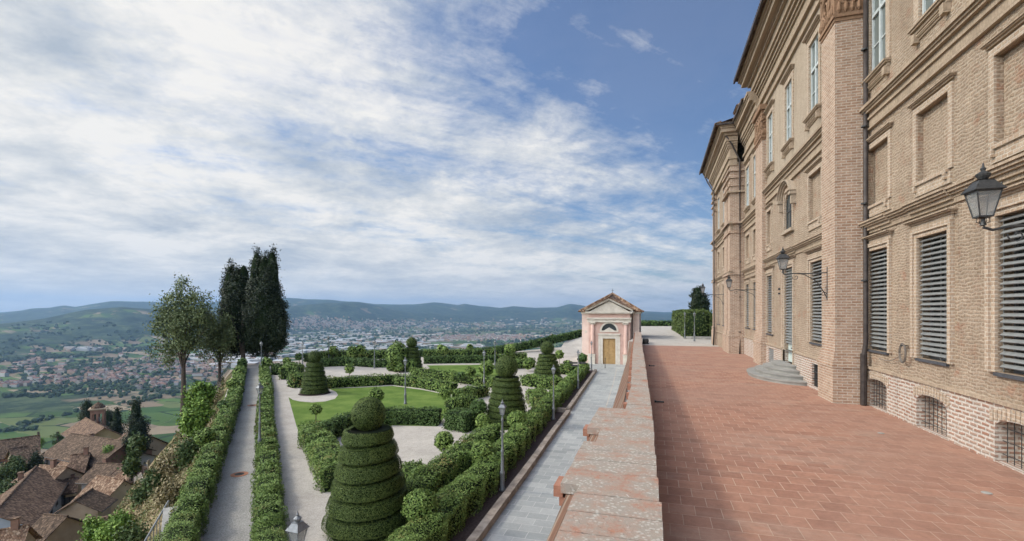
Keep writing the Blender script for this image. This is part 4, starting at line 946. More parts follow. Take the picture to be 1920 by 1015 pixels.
def wall_lantern(x, y, z, wallx, label):
    e = empty('wall_lantern', (x, y, z), label=label, cat='wall lantern', group='lanterns on iron brackets along the palace')
    lantern_parts(e, .16, .88, 'iron'); L = wallx-x; b = MB()
    b.tube([(0,0,.0),(.12,0,-.05),(.35,0,.0),(L*.55,0,-.02),(L,0,0)], .022, 7)
    b.tube([(L,0,-.95),(L-.10,0,-.72),(L-.35,0,-.30),(L*.5,0,-.06),(.45,0,.0)], .016, 6)
    b.tube([(L,0,.22),(L,0,-1.0)], .022, 7)
    sp = [(L-.12+.10*(1-t)*math.cos(7*t), 0, -.78+.10*(1-t)*math.sin(7*t)) for t in np.linspace(0, .9, 16)]; b.tube(sp, .011, 5)
    sp = [(.42+.12*(1-t)*math.cos(3+7*t), 0, -.14+.12*(1-t)*math.sin(3+7*t)) for t in np.linspace(0, .9, 16)]; b.tube(sp, .011, 5)
    b.box(L-.01, L+.10, -.02, .02, .17, .21); b.box(L-.01, L+.10, -.02, .02, -.92, -.88)
    b.build('bracket', M['iron'], e); return e
wall_lantern(4.87, 9.25, 7.50, 6.88, 'largest iron lantern on a bracket, nearest the camera by the louvred windows')
wall_lantern(4.51, 19.95, 7.58, 5.95, 'iron lantern whose long bracket is fixed to the tall brick pilaster')
wall_lantern(4.50, 33.6, 7.55, 6.25, 'iron lantern bracketed from the recessed bay before the far pavilion')
wall_lantern(3.75, 43.0, 7.55, 5.40, 'smallest iron lantern, bracketed from the far pavilion in front of the cypress')
LAMP0 = None
def street_lamp(x, y, label, z=0.0, sc=1.0, cat='lamp post', group='lamp posts round the garden'):
    global LAMP0
    if LAMP0 is None:
        e = empty('lamp_post', (0,0,0)); b = MB()
        b.lathe([(.11,0),(.11,.06),(.085,.10),(.075,.55),(.09,.58),(.09,.64),(.06,.70),(.045,1.3),(.055,1.33),(.055,1.38),(.038,1.42),(.03,2.38),(.045,2.41),(.045,2.45),(.025,2.50),(.02,2.56)], (0,0,0), 12)
        b.build('post', M['greyiron'], e, True); lantern_parts(e, 2.62, .56, 'greyiron'); LAMP0 = e; o = e
    else: o = copy_tree(LAMP0)
    o.location = (x, y, z); o.scale = (sc, sc, sc); o.rotation_euler = (0, 0, random.uniform(-.2, .2)); tag(o, label, cat, group); return o
LAMPS = [((942,920),'tall lamp post at the edge of the dark soil bed, nearest the slate walk kerb'),
 ((1038,787),'lamp post rising from the long hedge where the stone kerb steps back'),
 ((1109,695),'lamp post beside the pink chapel door'),
 ((760,758),'lamp post standing alone at the back hedge of the near lawn'),
 ((907.7,730),'lamp post left of the middle stepped yew, by the far lawn'),
 ((928,692),'lamp post behind the middle stepped yew'),
 ((702,691),'lamp post at the far edge of the oval gravel court'),
 ((616,676),'lamp post by the outer hedge right of the left-hand stepped yew'),
 ((567,697),'lamp post just behind and left of the left-hand stepped yew'),
 ((487,852),'lamp post against the narrow hedge between the two gravel paths'),
 ((490,697),'lamp post at the far end of the gravel path under the cypresses'),
 ((558,1345),'lamp post whose lantern alone shows at the bottom edge, between path and big yew')]
for (q, l) in LAMPS:
    x_, y_ = gp(*q); street_lamp(x_, y_, l)
x_, y_ = gp(1084, 729); sp = street_lamp(x_, y_, 'lamp post carrying two black direction boards near the chapel', 0)
b = MB(); b.box(-.62, -.05, -.015, .015, 1.98, 2.12); b.box(.05, .62, -.015, .015, 1.98, 2.12); b.add([(-.62,-.015,1.98),(-.62,-.015,2.12),(-.72,-.015,2.05),(-.62,.015,1.98),(-.62,.015,2.12),(-.72,.015,2.05)], [(0,1,2),(5,4,3),(0,2,5,3),(1,4,5,2)]); b.box(-.55, -.05, -.015, .015, 1.78, 1.90); b.build('direction_board', M['iron'], sp)
for q, l in (((1284,635),'slim grey lamp post in front of the tall clipped hedge block, left one'), ((1319,633),'slim grey lamp post in front of the tall clipped hedge block, right one'), ((1302,640),'lamp post whose lantern tops the hedge block before the dark cypress')):
    x_, y_ = gp(*q, 3.0); street_lamp(x_, y_, l, 3.0, 1.0 if q[0] != 1302 else 1.0)

# ------------------------------------------------------------------ clipped hedges
def off(pts, dx, dy): return [(x+dx, y+dy) for x, y in pts]
hedge('long bright leafy hedge along the left edge of the grey gravel path', off([(-8.0,6.3),(-11.7,10.0),(-14.0,12.4),(-18.2,16.8),(-26.3,25.3),(-42.2,41.3)], -.29, -.29), .68, .88, 'hedge', 1.9, .08)
hedge('narrow lumpy hedge between the grey gravel path and the beige one', [(-6.3,6.8),(-9.9,10.4),(-15.2,15.9),(-21.4,22.2),(-28,29.2),(-40.0,41.4)], .72, .62, 'hedge', 1.8, .08, mounds=.36)
hedge('leafy hedge bounding the near gravel court along the beige path', off([(-10.9,13.6),(-13.5,16.2),(-16.3,18.8)], .35, .55), 1.1, .85, 'hedge', 1.8, .08, mounds=.36)
hedge('dark clipped hedge between the near lawn and the near gravel court', G((598,832),(650,806),(700,797),(739,793.5),(824,796)), .8, .86, 'box', 1.8)
hedge('hedge along the back of the near lawn, in front of the oval gravel court', G((610,728),(680,724),(739,721),(790,727),(852,739)), .75, .86, 'hedge', 1.7)
hedge('thin low hedge along the front of the far lawn', G((772,706),(850,716),(928,727)), .6, .85, 'hedge', 1.7)
hedge('straight hedge closing the back of the oval gravel court', G((596,688),(660,686),(702,689),(762,688)), .75, .9, 'box', 1.7)
hedge('straight hedge closing the back of the far lawn', G((796,682),(860,681),(932,681)), .75, .9, 'box', 1.7)
hedge('second hedge row behind the oval gravel court', G((584,679),(630,674),(770,673)), .8, 1.1, 'hedge', 1.6)
hedge('second hedge row behind the far lawn', G((795,671.5),(930,670)), .8, 1.1, 'hedge', 1.6)
hedge('hedge row left of the far stepped yew by the chapel', G((935,681),(985,678)), .9, 1.1, 'hedge', 1.6)
hedge('short hedge row right behind the middle stepped yew', G((945,693),(1000,689)), .9, 1.0, 'hedge', 1.6)
hedge('block of dark leafy hedge at the right corner of the near gravel court', G((846,801),(886,808)), 1.4, .95, 'box', 1.7, .08)
hedge('thick hedge running along the right side of the near gravel court', G((762,968),(812,921),(880,864),(924,829)), 1.0, .85, 'hedge', 1.7, .08)
hedge('stub of hedge just right of the big stepped yew', G((772,905),(793,930)), .8, .8, 'hedge', 1.7, .08)
hedge('long hedge running beside the stone kerb towards the chapel', [(-5.6,6.5),(-5.75,12),(-5.78,16),(-6.28,27.2),(-6.98,49)], .95, .85, 'hedge', 1.8, .07, mounds=.28)
hedge('hedge linking the near lawn corner to the middle stepped yew', G((858,753),(908,742)), 1.0, .8, 'hedge', 1.6, .09, mounds=.4)
hedge('short hedge with tufts left of the middle stepped yew base', G((842,772),(888,764)), 1.0, .8, 'hedge', 1.6, .1)
hedge('bushy hedge between the middle stepped yew and the long kerb hedge', G((1004,752),(1024,772)), 1.4, .85, 'hedge', 1.6, .1, mounds=.45)
hedge('bushy hedge in front of the far stepped yew', G((985,722),(1050,731)), 1.3, .85, 'hedge', 1.6, .1, mounds=.45)
hedge('hedge right of the far stepped yew below the beige ramp', G((1048,700),(1078,703)), 1.4, .85, 'hedge', 1.6, .1, mounds=.45)
hedge('short dark hedge closing the end of the beige path', G((511,703),(532,703)), .8, 1.1, 'box', 1.7)
hedge('rounded hedge left of the left-hand stepped yew', G((545,727),(563,725)), 1.5, 1.15, 'hedge', 1.6, .12)
hedge('hedge clump at the far right corner of the beige path', G((539,712),(556,704)), 1.5, 1.15, 'hedge', 1.6, .12, mounds=.6)
def adz(px, d, z): x, y, _ = ad(px, 583, d); return (x, y, z)
hedge('outer hedge on the rim of the garden, climbing to the chapel', [adz(575,58,-.1),adz(620,61.5,-.1),adz(700,63,-.1),adz(840,66,-.3),adz(900,67,-.2),adz(963,71,.15),adz(1030,75,1.0),adz(1100,82,2.0)], 1.2, 1.15, 'box', 1.5, .05)
hedge('low dark hedge closing the far gravel forecourt', [gp(1196,612,2.95)+(2.95,), gp(1260,612,2.95)+(2.95,)], 1.2, 1.2, 'box', 1.4, .04)
# the tall clipped block beside the palace
q0 = gp(1284, 636, 2.95); q1 = gp(1340, 632, 2.95)
bx0, by0 = q0[0], q0[1]
hedge('tall square-cut hedge block at the far end of the terrace', [(bx0+1.55, by0+.2, 2.95), (bx0+1.4, by0+12, 2.95), (bx0+.9, by0+27, 2.95)], 3.0, 3.35, 'yew', 1.6, .04, 1.0)
q = MB(); q.box(bx0+.1, bx0+3.4, by0-.75, by0-.15, 2.9, 3.28); q.box(bx0+1.6, bx0+3.5, by0-1.0, by0-.752, 2.9, 3.16); tag(q.build('stone_trough', M['stone']), 'low grey stone trough at the foot of the tall hedge block', 'trough')

# ------------------------------------------------------------------ stepped yews
def stepped_yew(px, base, top, hw, sr, label, tiers=7, spiral=.5, ph=0.0):
    x, y = gp(px, base); d = dep(x, y); H = ZC-(top-583)*d/F; rb = hw*d/F; rs = sr*d/F
    e = empty('stepped_yew', (x, y, 0), random.uniform(0, 6), label=label, cat='topiary', group='yews clipped into stepped cones')
    zt = H-2*rs*.93; p = zt/tiers; s = max(.024, .0027*d) if d < 20 else .0019*d
    def Rz(z): return rb*(1-.47*(z/zt)**1.1)
    def prof(f): return 1-.20*np.clip(1-f/.10, 0, 1)**1.6-.27*np.clip((f-.64)/.36, 0, 1)**1.8-.03*np.clip(1-f/.3, 0, 1)
    n = int(2*math.pi*rb*.8*zt*1.35/(s*s*.5)*1.7)
    z = RNG.uniform(0, zt, n); th = RNG.uniform(0, 2*np.pi, n)
    f = ((zt-z)/p+spiral*th/(2*np.pi)+ph) % 1.0
    if spiral >= 0: f = np.where(th > np.pi, ((zt-z)/p+spiral*(2*np.pi-th)/np.pi*.5+ph) % 1.0, ((zt-z)/p+spiral*th/np.pi*.5+ph) % 1.0)
    wob = 1+.02*np.sin(3*th+z*2)+.012*np.sin(7*th-z*5)
    r = Rz(z)*prof(f)*wob
    up = np.where(f < .12, 2.2, np.where(f > .84, -1.0, .10))
    C = np.stack([r*np.cos(th), r*np.sin(th), z], 1)+RNG.normal(0, s*.22, (n, 3)); N = np.stack([np.cos(th), np.sin(th), up], 1)
    # ledges between tiers
    n2 = int(n*.34); k = RNG.integers(0, tiers+1, n2); th2 = RNG.uniform(0, 2*np.pi, n2); q = np.where(th2 > np.pi, 2*np.pi-th2, th2)/np.pi*.5*spiral
    z2 = zt-(k-ph-q)*p; ok = (z2 > .02) & (z2 < zt+.02); r2 = Rz(np.clip(z2, 0, zt))*RNG.uniform(.74, .985, n2)
    C2 = np.stack([r2*np.cos(th2), r2*np.sin(th2), z2-.02], 1)[ok]+RNG.normal(0, s*.2, (ok.sum(), 3)); N2 = np.tile([0, 0, 1.0], (len(C2), 1))
    th_ = np.linspace(0, 2*math.pi, 33)[:-1]; core = MB()
    na_, nz_ = 48, tiers*12; vs_ = []
    for zz_ in np.linspace(zt, .01, nz_):
        tq = np.where(th_[0]*0+np.linspace(0, 2*math.pi, na_+1)[:-1] > math.pi, 2*math.pi-np.linspace(0, 2*math.pi, na_+1)[:-1], np.linspace(0, 2*math.pi, na_+1)[:-1])
        fq = ((zt-zz_)/p+spiral*tq/math.pi*.5+ph) % 1.0; rq = float(Rz(zz_))*(prof(fq)-.055)
        vs_ += [(rq[j]*math.cos(2*math.pi*j/na_), rq[j]*math.sin(2*math.pi*j/na_), zz_) for j in range(na_)]
    core.add(vs_, [(i*na_+j, i*na_+(j+1)%na_, (i+1)*na_+(j+1)%na_, (i+1)*na_+j) for i in range(nz_-1) for j in range(na_)]+[tuple(range(na_))])
    leaves_mesh('tiers', np.concatenate([C, C2]), np.concatenate([N, N2]), s, M['yew'], e, .42, .5, core)
    m_ = int(4*math.pi*rs*rs/(s*s*.5)*1.9); v = RNG.normal(0, 1, (m_, 3)); v /= np.linalg.norm(v, axis=1, keepdims=True)
    core = MB(); core.lathe([(rs*.88*math.sin(a)+.002, -rs*.88*math.cos(a)) for a in np.linspace(0, math.pi, 9)], (0, 0, zt+rs*.85), 14)
    leaves_mesh('top_ball', np.array([0, 0, zt+rs*.85])+v*rs*np.array([1, 1, 1.03])+RNG.normal(0, s*.25, (m_, 3)), v, s, M['yew'], e, .55, .55, core)
    return e
stepped_yew(691, 988, 746, 82, 31, 'biggest stepped yew, dark green, nearest the camera between path and gravel court', 6, .5, .0)
stepped_yew(590, 737, 658, 26, 11.5, 'left-hand stepped yew standing in a gravel ring on the near lawn', 7, 0, .0)
stepped_yew(950, 796, 668, 43, 21, 'middle stepped yew beside the long kerb hedge', 8, .5, .3)
stepped_yew(1026, 714, 640, 29, 13, 'far stepped yew, nearest the pink chapel', 7, .5, .1)
stepped_yew(772, 695, 633, 22, 10, 'small distant stepped yew at the left end of the far lawn', 7, 0, .2)

# ------------------------------------------------------------------ ball-headed shrubs
def ball_shrub(px, cy, r, base, label, m='ball', stem=True, squash=1.0, name='ball_shrub', grp='ball-headed standards of the garden'):
    x, y = gp(px, base); d = dep(x, y); z = ZC-(cy-583)*d/F; rr = r*d/F; s = max(.04, .0050*d)
    e = empty(name, (x, y, 0), 0, label=label, cat='clipped shrub', group=grp)
    n = int(4*math.pi*rr*rr*squash/(s*s*.6)*2.6); v = RNG.normal(0, 1, (n, 3)); v /= np.linalg.norm(v, axis=1, keepdims=True)
    w = 1+.07*np.sin(v[:, 0]*5+px)*np.cos(v[:, 1]*6)+.05*np.sin(v[:, 2]*9+px)
    C = v*rr*w[:, None]*np.array([1, 1, squash])*RNG.uniform(.86, 1.04, (n, 1)); C[:, 2] += z; C = C[C[:, 2] > .02]; v = v[:len(C)] if len(C) == n else None
    if v is None: v = C-np.array([0, 0, z])
    core = MB(); core.lathe([(rr*.80*math.sin(a)+.002, -rr*.80*squash*math.cos(a)) for a in np.linspace(0, math.pi, 8)], (0, 0, z), 12)
    leaves_mesh('crown', C, v, s, M[m], e, .9, .62, core)
    if stem:
        b = MB(); b.tube([(0,0,-.05),(.015,0,z*.5),(0,.01,z-rr*.6)], [.032,.026,.022], 7); b.build('stem', M['bark'], e)
    return e
BALLS = [(833,827,18,857,'ball-headed shrub inside the right edge of the near gravel court',1),
 (788,950,32,1016,'large ball-headed shrub at the foot of the biggest stepped yew, on its right',1),
 (905,851,24,893,'ball-headed shrub beside the nearest lamp post, over the thick hedge',1),
 (970,787,18,822,'ball-headed shrub right of the middle stepped yew base',1),
 (897,766,17,800,'ball-headed shrub left of the middle stepped yew base, behind the dark hedge block',1),
 (834,736,12,762,'ball-headed shrub at the right corner of the near lawn',1),
 (864,705,8,722,'darker ball-headed shrub at the front of the far lawn',1),
 (882,697,10,720,'taller ball-headed shrub at the front of the far lawn',1),
 (655,691,9,705,'lone ball-headed shrub in the oval gravel court',1),
 (705,742,14,775,'ball-headed shrub showing just above the biggest stepped yew',1),
 (592,768,10,806,'thin ball-headed shrub on the left edge of the near lawn',1),
 (437,720,11,746,'ball-headed shrub over the long left hedge, beside the dirt path',1),
 (447,700,10,716,'rounded shrub on the long left hedge just before the cypresses',0),
 (454,680,8,703,'dark ball-headed shrub at the far end of the long left hedge',1),
 (419,760,10,788,'dark ball-headed shrub behind the long left hedge, near the railing',1),
 (384,820,17,862,'ball-headed shrub over the near half of the long left hedge',1),
 (500,679,9,698,'ball-headed shrub at the far end of the narrow lumpy hedge',1),
 (538,677,7,700,'ball-headed shrub behind the end hedge of the beige path',1),
 (561,669,7,690,'small dark ball-headed shrub left of the left-hand stepped yew',1),
 (625,656,8,676,'ball-headed shrub beside the outer lamp post',1),
 (661,659,10,677,'broad shrub behind the oval gravel court, left of a pair',0),
 (676,656,9,677,'rounder shrub behind the oval gravel court, right of a pair',0),
 (771,683,10,697,'round shrub in front of the small distant stepped yew',0),
 (754,673,8,694,'upper small ball shrub left of the small distant stepped yew',1),
 (749,688,8,699,'lower small ball shrub by the lamp at the near lawn back hedge',1),
 (734,688,9,696,'brownish round shrub at the right end of the oval gravel court',0),
 (826,652,6,670,'tall thin ball-headed shrub at the far rim, left of a close pair',1),
 (834,657,7,672,'brighter ball-headed shrub at the far rim, right of a close pair',1),
 (881,651,6,668,'flat-topped small tree standing alone on the far rim',1),
 (895,658,6,671,'dark small ball shrub right of the flat-topped rim tree',1),
 (956,656,11,680,'bushy round shrub under the climbing outer hedge',0),
 (1035,632,5,652,'tiny dark tree on the climbing outer hedge, left of the chapel',1),
 (1049,665,8,684,'ball-headed shrub below the beige ramp',1),
 (990,682,10,697,'loose round shrub between the middle and far stepped yews',0),
 (1092,672,9,700,'dark ball-headed shrub against the chapel front corner',1),
 (1064,685,10,700,'round shrub among the hedges left of the direction-board lamp',0),
 (905,790,14,812,'low round shrub tucked at the left foot of the middle stepped yew',0),
 (860,742,13,757,'round tuft on the hedge left of the middle stepped yew',0),
 (912,690,14,706,'pale green mound left of the middle stepped yew top',0)]
for (a, c, r, bs_, l, st_) in BALLS: ball_shrub(a, c, r, bs_, l, 'ball' if 'dark' not in l else 'box', bool(st_))
ball_shrub(745, 668, 19, 697, 'tall dome-shaped clipped bush left of the small distant stepped yew', 'hedge', False, 1.5, 'dome_bush', 'clipped domes')

# ------------------------------------------------------------------ trees
def crown_points(lobes, n, s, fill=.55, lump=.5, clump=90):
    """leaf centres in lumpy ellipsoids: mostly near the skin, gathered in clumps"""
    Cs, Ns = [], []; vol = sum(l[3]*l[4]*l[5] for l in lobes)
    for (cx, cy, cz, a, b_, c_) in lobes:
        k = int(n*a*b_*c_/vol); nc = max(8, int(k/clump))
        v = RNG.normal(0, 1, (nc, 3)); v /= np.linalg.norm(v, axis=1, keepdims=True); rr = RNG.uniform(fill, 1.02, (nc, 1))
        cen_ = v*rr; idx = RNG.integers(0, nc, k)
        P = cen_[idx]*np.array([a, b_, c_])+RNG.normal(0, 1, (k, 3))*lump
        Cs.append(P+np.array([cx, cy, cz])); Ns.append(v[idx]+RNG.normal(0, .4, (k, 3)))
    return np.concatenate(Cs), np.concatenate(Ns)
def pxlobes(d, L):
    out = []
    for (cx, top, bot, hw) in L:
        x, y, z1 = ad(cx, top, d); z0 = ad(cx, bot, d)[2]; out.append((x, y, (z0+z1)/2, hw*d/F, hw*d/F, (z1-z0)/2))
    return out
def tree(name, label, cat, px, d, zb, lobes, n, s, m, lump, trunk, branches=6, fill=.55, group=None, jit=0.9):
    x, y, _ = ad(px, 583, d); e = empty(name, (x, y, zb), 0, label=label, cat=cat, group=group)
    C, N = crown_points(lobes, n, s, fill, lump, 34 if m == 'cypress' else 70); C = C-np.array([x, y, zb]); core = MB()
    if m == 'cypress':
        for (a_, b_, c_, ra, rb_, rc) in lobes: core.lathe([(ra*.80*math.sin(t_)+.01, c_-zb-rc*.86*math.cos(t_)) for t_ in np.linspace(0, math.pi, 9)], (a_-x, b_-y, 0), 10)
    leaves_mesh('crown', C, N, s, M[m], e, jit, .6, core)
    L = np.array(lobes); zc = L[:, 2].mean()-zb; b = MB(); r = trunk; h = (L[:, 2]-L[:, 5]).min()-zb
    top = h+(zc-h)*1.0
    b.tube([(0,0,-.6),(.04,.02,h*.5),(.0,.06,h),(.1,-.05,h+(top-h)*.6),(0,0,top+1.0)], [r*1.25, r, r*.85, r*.55, r*.2], 9)
    for i in range(branches):
        a = i*2.4; l = lobes[i % len(lobes)]; zz = h*(.85+.15*random.random()); R_ = l[3]*.75
        b.tube([(0,0,zz), (math.cos(a)*R_*.35, math.sin(a)*R_*.35, zz+(zc-zz)*.35), (l[0]-x+math.cos(a)*R_, l[1]-y+math.sin(a)*R_, zc+random.uniform(-.2,.3)*l[5])], [r*.5, r*.32, r*.08], 6)
    b.build('trunk', M['bark'], e)
    return e
tree('cypress', 'tallest dark cypress, right of the pair at the end of the gravel path', 'cypress tree', 498, 54, 0, pxlobes(54, [(482,465,600,15),(497,470,620,17),(511,463,600,13),(497,500,668,32),(516,540,672,22),(479,540,670,22),(524,575,662,15),(470,600,665,14)]), 46000, .20, 'cypress', .20, .30, 4, .72, 'cypresses', .7)
tree('cypress', 'shorter dark cypress, left of the pair at the end of the gravel path', 'cypress tree', 455, 54, -.3, pxlobes(55, [(433,489,620,14),(457,488,620,14),(445,500,664,27),(426,512,655,12),(462,560,668,18),(440,580,668,22)]), 36000, .20, 'cypress', .20, .28, 4, .72, 'cypresses', .7)
tree('holm_oak', 'tall round-headed green tree with bare trunk on the left slope', 'tree', 343, 50, -4.2, pxlobes(50, [(345,518,590,22),(318,540,612,22),(370,538,615,24),(345,560,655,38),(305,585,645,20),(388,572,640,15),(318,625,685,20),(356,610,672,26),(296,630,672,12)]), 15000, .22, 'oak', .34, .22, 9, .35, None, 1.0)
tree('holm_oak', 'smaller dark round tree between the tall green tree and the cypresses', 'tree', 411, 53, -1.3, pxlobes(53, [(404,575,650,30),(420,585,670,24),(388,605,672,18),(410,610,680,26)]), 9000, .22, 'oak', .34, .15, 7, .35, None, 1.0)
tree('cypress', 'dark cone-shaped cypress rising behind the tall hedge block', 'cypress tree', 1311, 72, 3.0, pxlobes(72, [(1307,534,600,13),(1316,540,640,14),(1303,555,640,11),(1324,565,640,10)]), 9000, .26, 'cypress', .18, .3, 2, .7, 'cypresses', .7)

def bush(label, px, py, d, hw, hh, m='lime', n=2600, s=None, group='bushes on the slope', name='bush', lump=.22):
    x, y, z = ad(px, py, d); a = hw*d/F; c = hh*d/F; s = s or max(.06, .006*d)
    C, N = crown_points([(0,0,0,a,a,c),(a*.3,-a*.2,c*.15,a*.7,a*.7,c*.8),(-a*.35,a*.1,-c*.2,a*.7,a*.7,c*.7)], n, s, .5, lump)
    core = MB(); core.lathe([(a*.5*math.sin(t_)+.01, -c*.6*math.cos(t_)) for t_ in np.linspace(0, math.pi, 7)], (0,0,0), 9); core.tube([(0,0,-c*1.5),(0,0,0)], .05, 5)
    o = leaves_mesh(name, C, N, s, M[m], None, .9, .62, core); o.location = (x, y, z)
    return tag(o, label, 'bush', group)
bush('bright green bush behind the left hedge, upper of two by the tall tree', 378, 742, 38, 22, 22, 'lime', 4500)
bush('bright green bush behind the left hedge, lower of two, below the tall tree trunk', 368, 790, 31, 20, 36, 'lime', 6000)
bush('olive bush spilling over the hedge end at the foot of the slope', 353, 850, 24, 14, 20, 'scrub', 2500)

# ------------------------------------------------------------------ dirt path with railing and timber stair on the slope
zp = -1.6
pp = G((1,1)) and [gp(*q, zp) for q in ((392,752),(415,748),(440,700),(436,693),(428,693),(415,706))]
b = MB(); b.prism(pp, zp-5, zp); tag(b.build('path', M['dirt']), kind='structure')
def railing(name, label, pts, h, mt, spacing, rails=(.5, 1.0), rr=.022, pr=.03, cat='railing'):
    e = empty(name, pts[0], 0, label=label, cat=cat); o = Vector(pts[0]); b = MB(); P = []
    for p, q in zip(pts[:-1], pts[1:]):
        p = Vector(p)-o; q = Vector(q)-o; k = max(1, round((q-p).length/spacing)); P += [p+(q-p)*i/k for i in range(k)]
    P.append(Vector(pts[-1])-o)
    for p in P: q = MB(); q.tube([p+Vector((0,0,-.4)), p+Vector((0,0,h))], pr, 6); q.build('post', M[mt], e)
    for f in rails: b.tube([p+Vector((0,0,h*f-.02)) for p in P], rr, 6)
    b.build('rail', M[mt], e); return e
def T(px, py, lo=14): x, y, z, d = hit(px, py, lo); return (x, y, z)
railing('railing', 'thin iron railing along the dirt path by the small tree', [(*gp(398,752,zp), zp), (*gp(418,712,zp), zp), (*gp(432,694,zp), zp)], .95, 'iron', 1.4)
railing('wooden_fence', 'weathered wooden handrail down the slope beside the timber steps', [T(342,768), T(318,790), T(291,800), T(289,838), T(285,862), T(277,885)], 1.15, 'wood', 2.6, (1.0,), .065, .07, 'fence')
railing('wooden_fence', 'short wooden fence crossing the landing at the head of the steps', [T(302,806), T(327,806), T(341,790)], 1.1, 'wood', 1.4, (.35, 1.0), .05, .06, 'fence')
railing('wooden_fence', 'low wooden fence at the foot of the slope by the red roof', [T(238,908), T(264,905), T(272,935)], .95, 'wood', 1.8, (.3, 1.0), .05, .055, 'fence')
b = MB()
for i, (a_, c_) in enumerate([(297,812),(296,820),(295,828),(293,838),(291,850)]):
    x, y, z = T(a_, c_); b.obox((x, y, z+.05), (.6, .55, 0), (-.12, .12, 0), (0, 0, .10))
tag(b.build('timber_steps', M['wood']), 'flight of timber steps on the dry slope below the tall tree', 'steps')
ra = T(316, 985, 10); rb_ = T(268, 1075, 10)
railing('metal_railing', 'green-grey metal railing slanting down the slope at the bottom edge', [rb_, ra], .85, 'greyiron', .32, (.04, 1.0), .03, .014)
x, y, z = T(303, 1070, 10)
b = MB(); b.obox((x+.5, y-.2, z-.2), (1.6, -1.35, -.5), (.14, .16, 0), (0, 0, .75)); tag(b.build('retaining_wall', M['stone']), 'pale stone retaining wall beside the slanting metal railing', 'wall')

# grass and scrub over the near slope
def slope_scatter(name, m, n, rng_px, s, h, dmax, label=None):
    k = n; pxs = RNG.uniform(rng_px[0], rng_px[1], k); e_ = RNG.uniform(.15, 24, k)**1.0; tt = RNG.uniform(-2, 60, k)
    x = -3.4-tt*.7071-e_*.7071; y = tt*.7071-.0-e_*.7071+.9
    # keep those in sight and outside the garden wall
    d = dep(x, y); u = (x*CS+y*SN)/np.maximum(d, .1)*F+960
    ok = (d > 8) & (u > rng_px[0]) & (u < rng_px[1]) & (plateau_dist(x, y) > .15) & (fbm(x*.35, y*.35, 3, 4) > -.12)
    x, y, d = x[ok], y[ok], d[ok]; z = terrain_z(x, y)
    sz = np.maximum(s, .0065*d)
    C = np.stack([x, y, z+RNG.uniform(.0, h, len(x))], 1); N = np.stack([RNG.normal(0, 1, len(x)), RNG.normal(0, 1, len(x)), np.full(len(x), .35)], 1)
    o = leaves_mesh(name, C, N, sz, M[m], None, .7, .35); return tag(o, kind='stuff')
slope_scatter('dry_grass', 'drygrass', 80000, (150, 420), .09, .22, 60)
slope_scatter('weeds', 'scrub', 9000, (150, 420), .10, .5, 60)
k = 0
SB = [(180,995,32,12,24,'lime'),(225,985,26,6,10,'lime'),(205,1003,24,12,16,'lime'),(247,872,44,9,20,'scrub'),(256,836,52,10,18,'scrub'),(268,930,30,5,7,'scrub'),(296,900,25,9,12,'scrub'),(318,870,25,8,12,'drygrass'),(250,1012,18,9,12,'scrub'),(322,925,18,8,12,'drygrass')]
SBL = ['tangled green bush at the very bottom of the slope','small green bush left of the slanting railing','yellow-green bush at the bottom edge below the village roofs','dark bush column under the conifers','dense dark bush beside the top of the handrail','small olive bush beside the low wooden fence','small green tuft in the middle of the dry slope','straw-coloured tuft below the timber steps','olive bush right at the foot of the slanting railing','straw-coloured tuft just left of the long hedge']
for (a_, c_, d_, hw, hh, mm), l in zip(SB, SBL): bush(l, a_, c_, d_, hw, hh, mm, 2600, None)

# ------------------------------------------------------------------ pink chapel
CX, CY = -5.21, 56.6
ch = empty('chapel', (CX, CY, 0), 0, label='small pink chapel with cream pediment and tiled roof at the end of the slate walk', cat='chapel')
b = MB(); b.box(-3.35, 3.35, 1.3, 8.0, 0, 6.1); b.build('wall', M['pink'], ch)
# portico front with its door and lunette openings
b = MB(); D0 = .35
def fwall(b, x0, x1, z0, z1, holes, y=0.0):
    xs = sorted({x0, x1}|{h[0] for h in holes}|{h[1] for h in holes}); zs = sorted({z0, z1}|{h[2] for h in holes}|{h[3] for h in holes})
    for xa, xb in zip(xs[:-1], xs[1:]):
        for za, zb in zip(zs[:-1], zs[1:]):
            if any(h[0] < (xa+xb)/2 < h[1] and h[2] < (za+zb)/2 < h[3] for h in holes): continue
            b.quad((xa,y,za),(xb,y,za),(xb,y,zb),(xa,y,zb))
    for xa, xb, za, zb in holes:
        q = y+D0; b.quad((xa,y,za),(xa,q,za),(xa,q,zb),(xa,y,zb)); b.quad((xb,y,za),(xb,y,zb),(xb,q,zb),(xb,q,za)); b.quad((xa,y,zb),(xa,q,zb),(xb,q,zb),(xb,y,zb))
fwall(b, -2.37, 2.37, 0, 6.0, [(-.72,.72,0,2.98),(-.88,.88,3.90,4.80)]); b.box(-2.37, -2.36, .001, 1.3, 0, 6.0); b.box(2.36, 2.37, .001, 1.3, 0, 6.0); b.box(-2.3, 2.3, D0+.02, 1.3, 0, 6)
n = 12
for i in range(n):                                     # curved spandrels of the lunette
    a, c = math.pi*i/n, math.pi*(i+1)/n; f = lambda t_: (.88*math.cos(t_), 3.90+.86*math.sin(t_)); (xa, za), (xb, zb) = f(a), f(c)
    b.quad((xa,-.004,za),(xa,-.004,4.81),(xb,-.004,4.81),(xb,-.004,zb))
b.build('portico_wall', M['pinkdark'], ch)
b = MB()
for sx in (-1, 1): b.box(sx*.85-.13, sx*.85+.13, -.07, .02, 0, 2.98); 
b.box(-1.05, 1.05, -.08, .02, 2.98, 3.26); b.box(-1.28, 1.28, -.20, .02, 3.40, 3.56); b.box(-1.15, 1.15, -.10, .02, 3.26, 3.40)
for sx in (-1, 1): b.box(sx*1.12-.12, sx*1.12+.12, -.05, .015, 0, 3.26)
b.build('door_surround', M['cream'], ch)
b = MB()
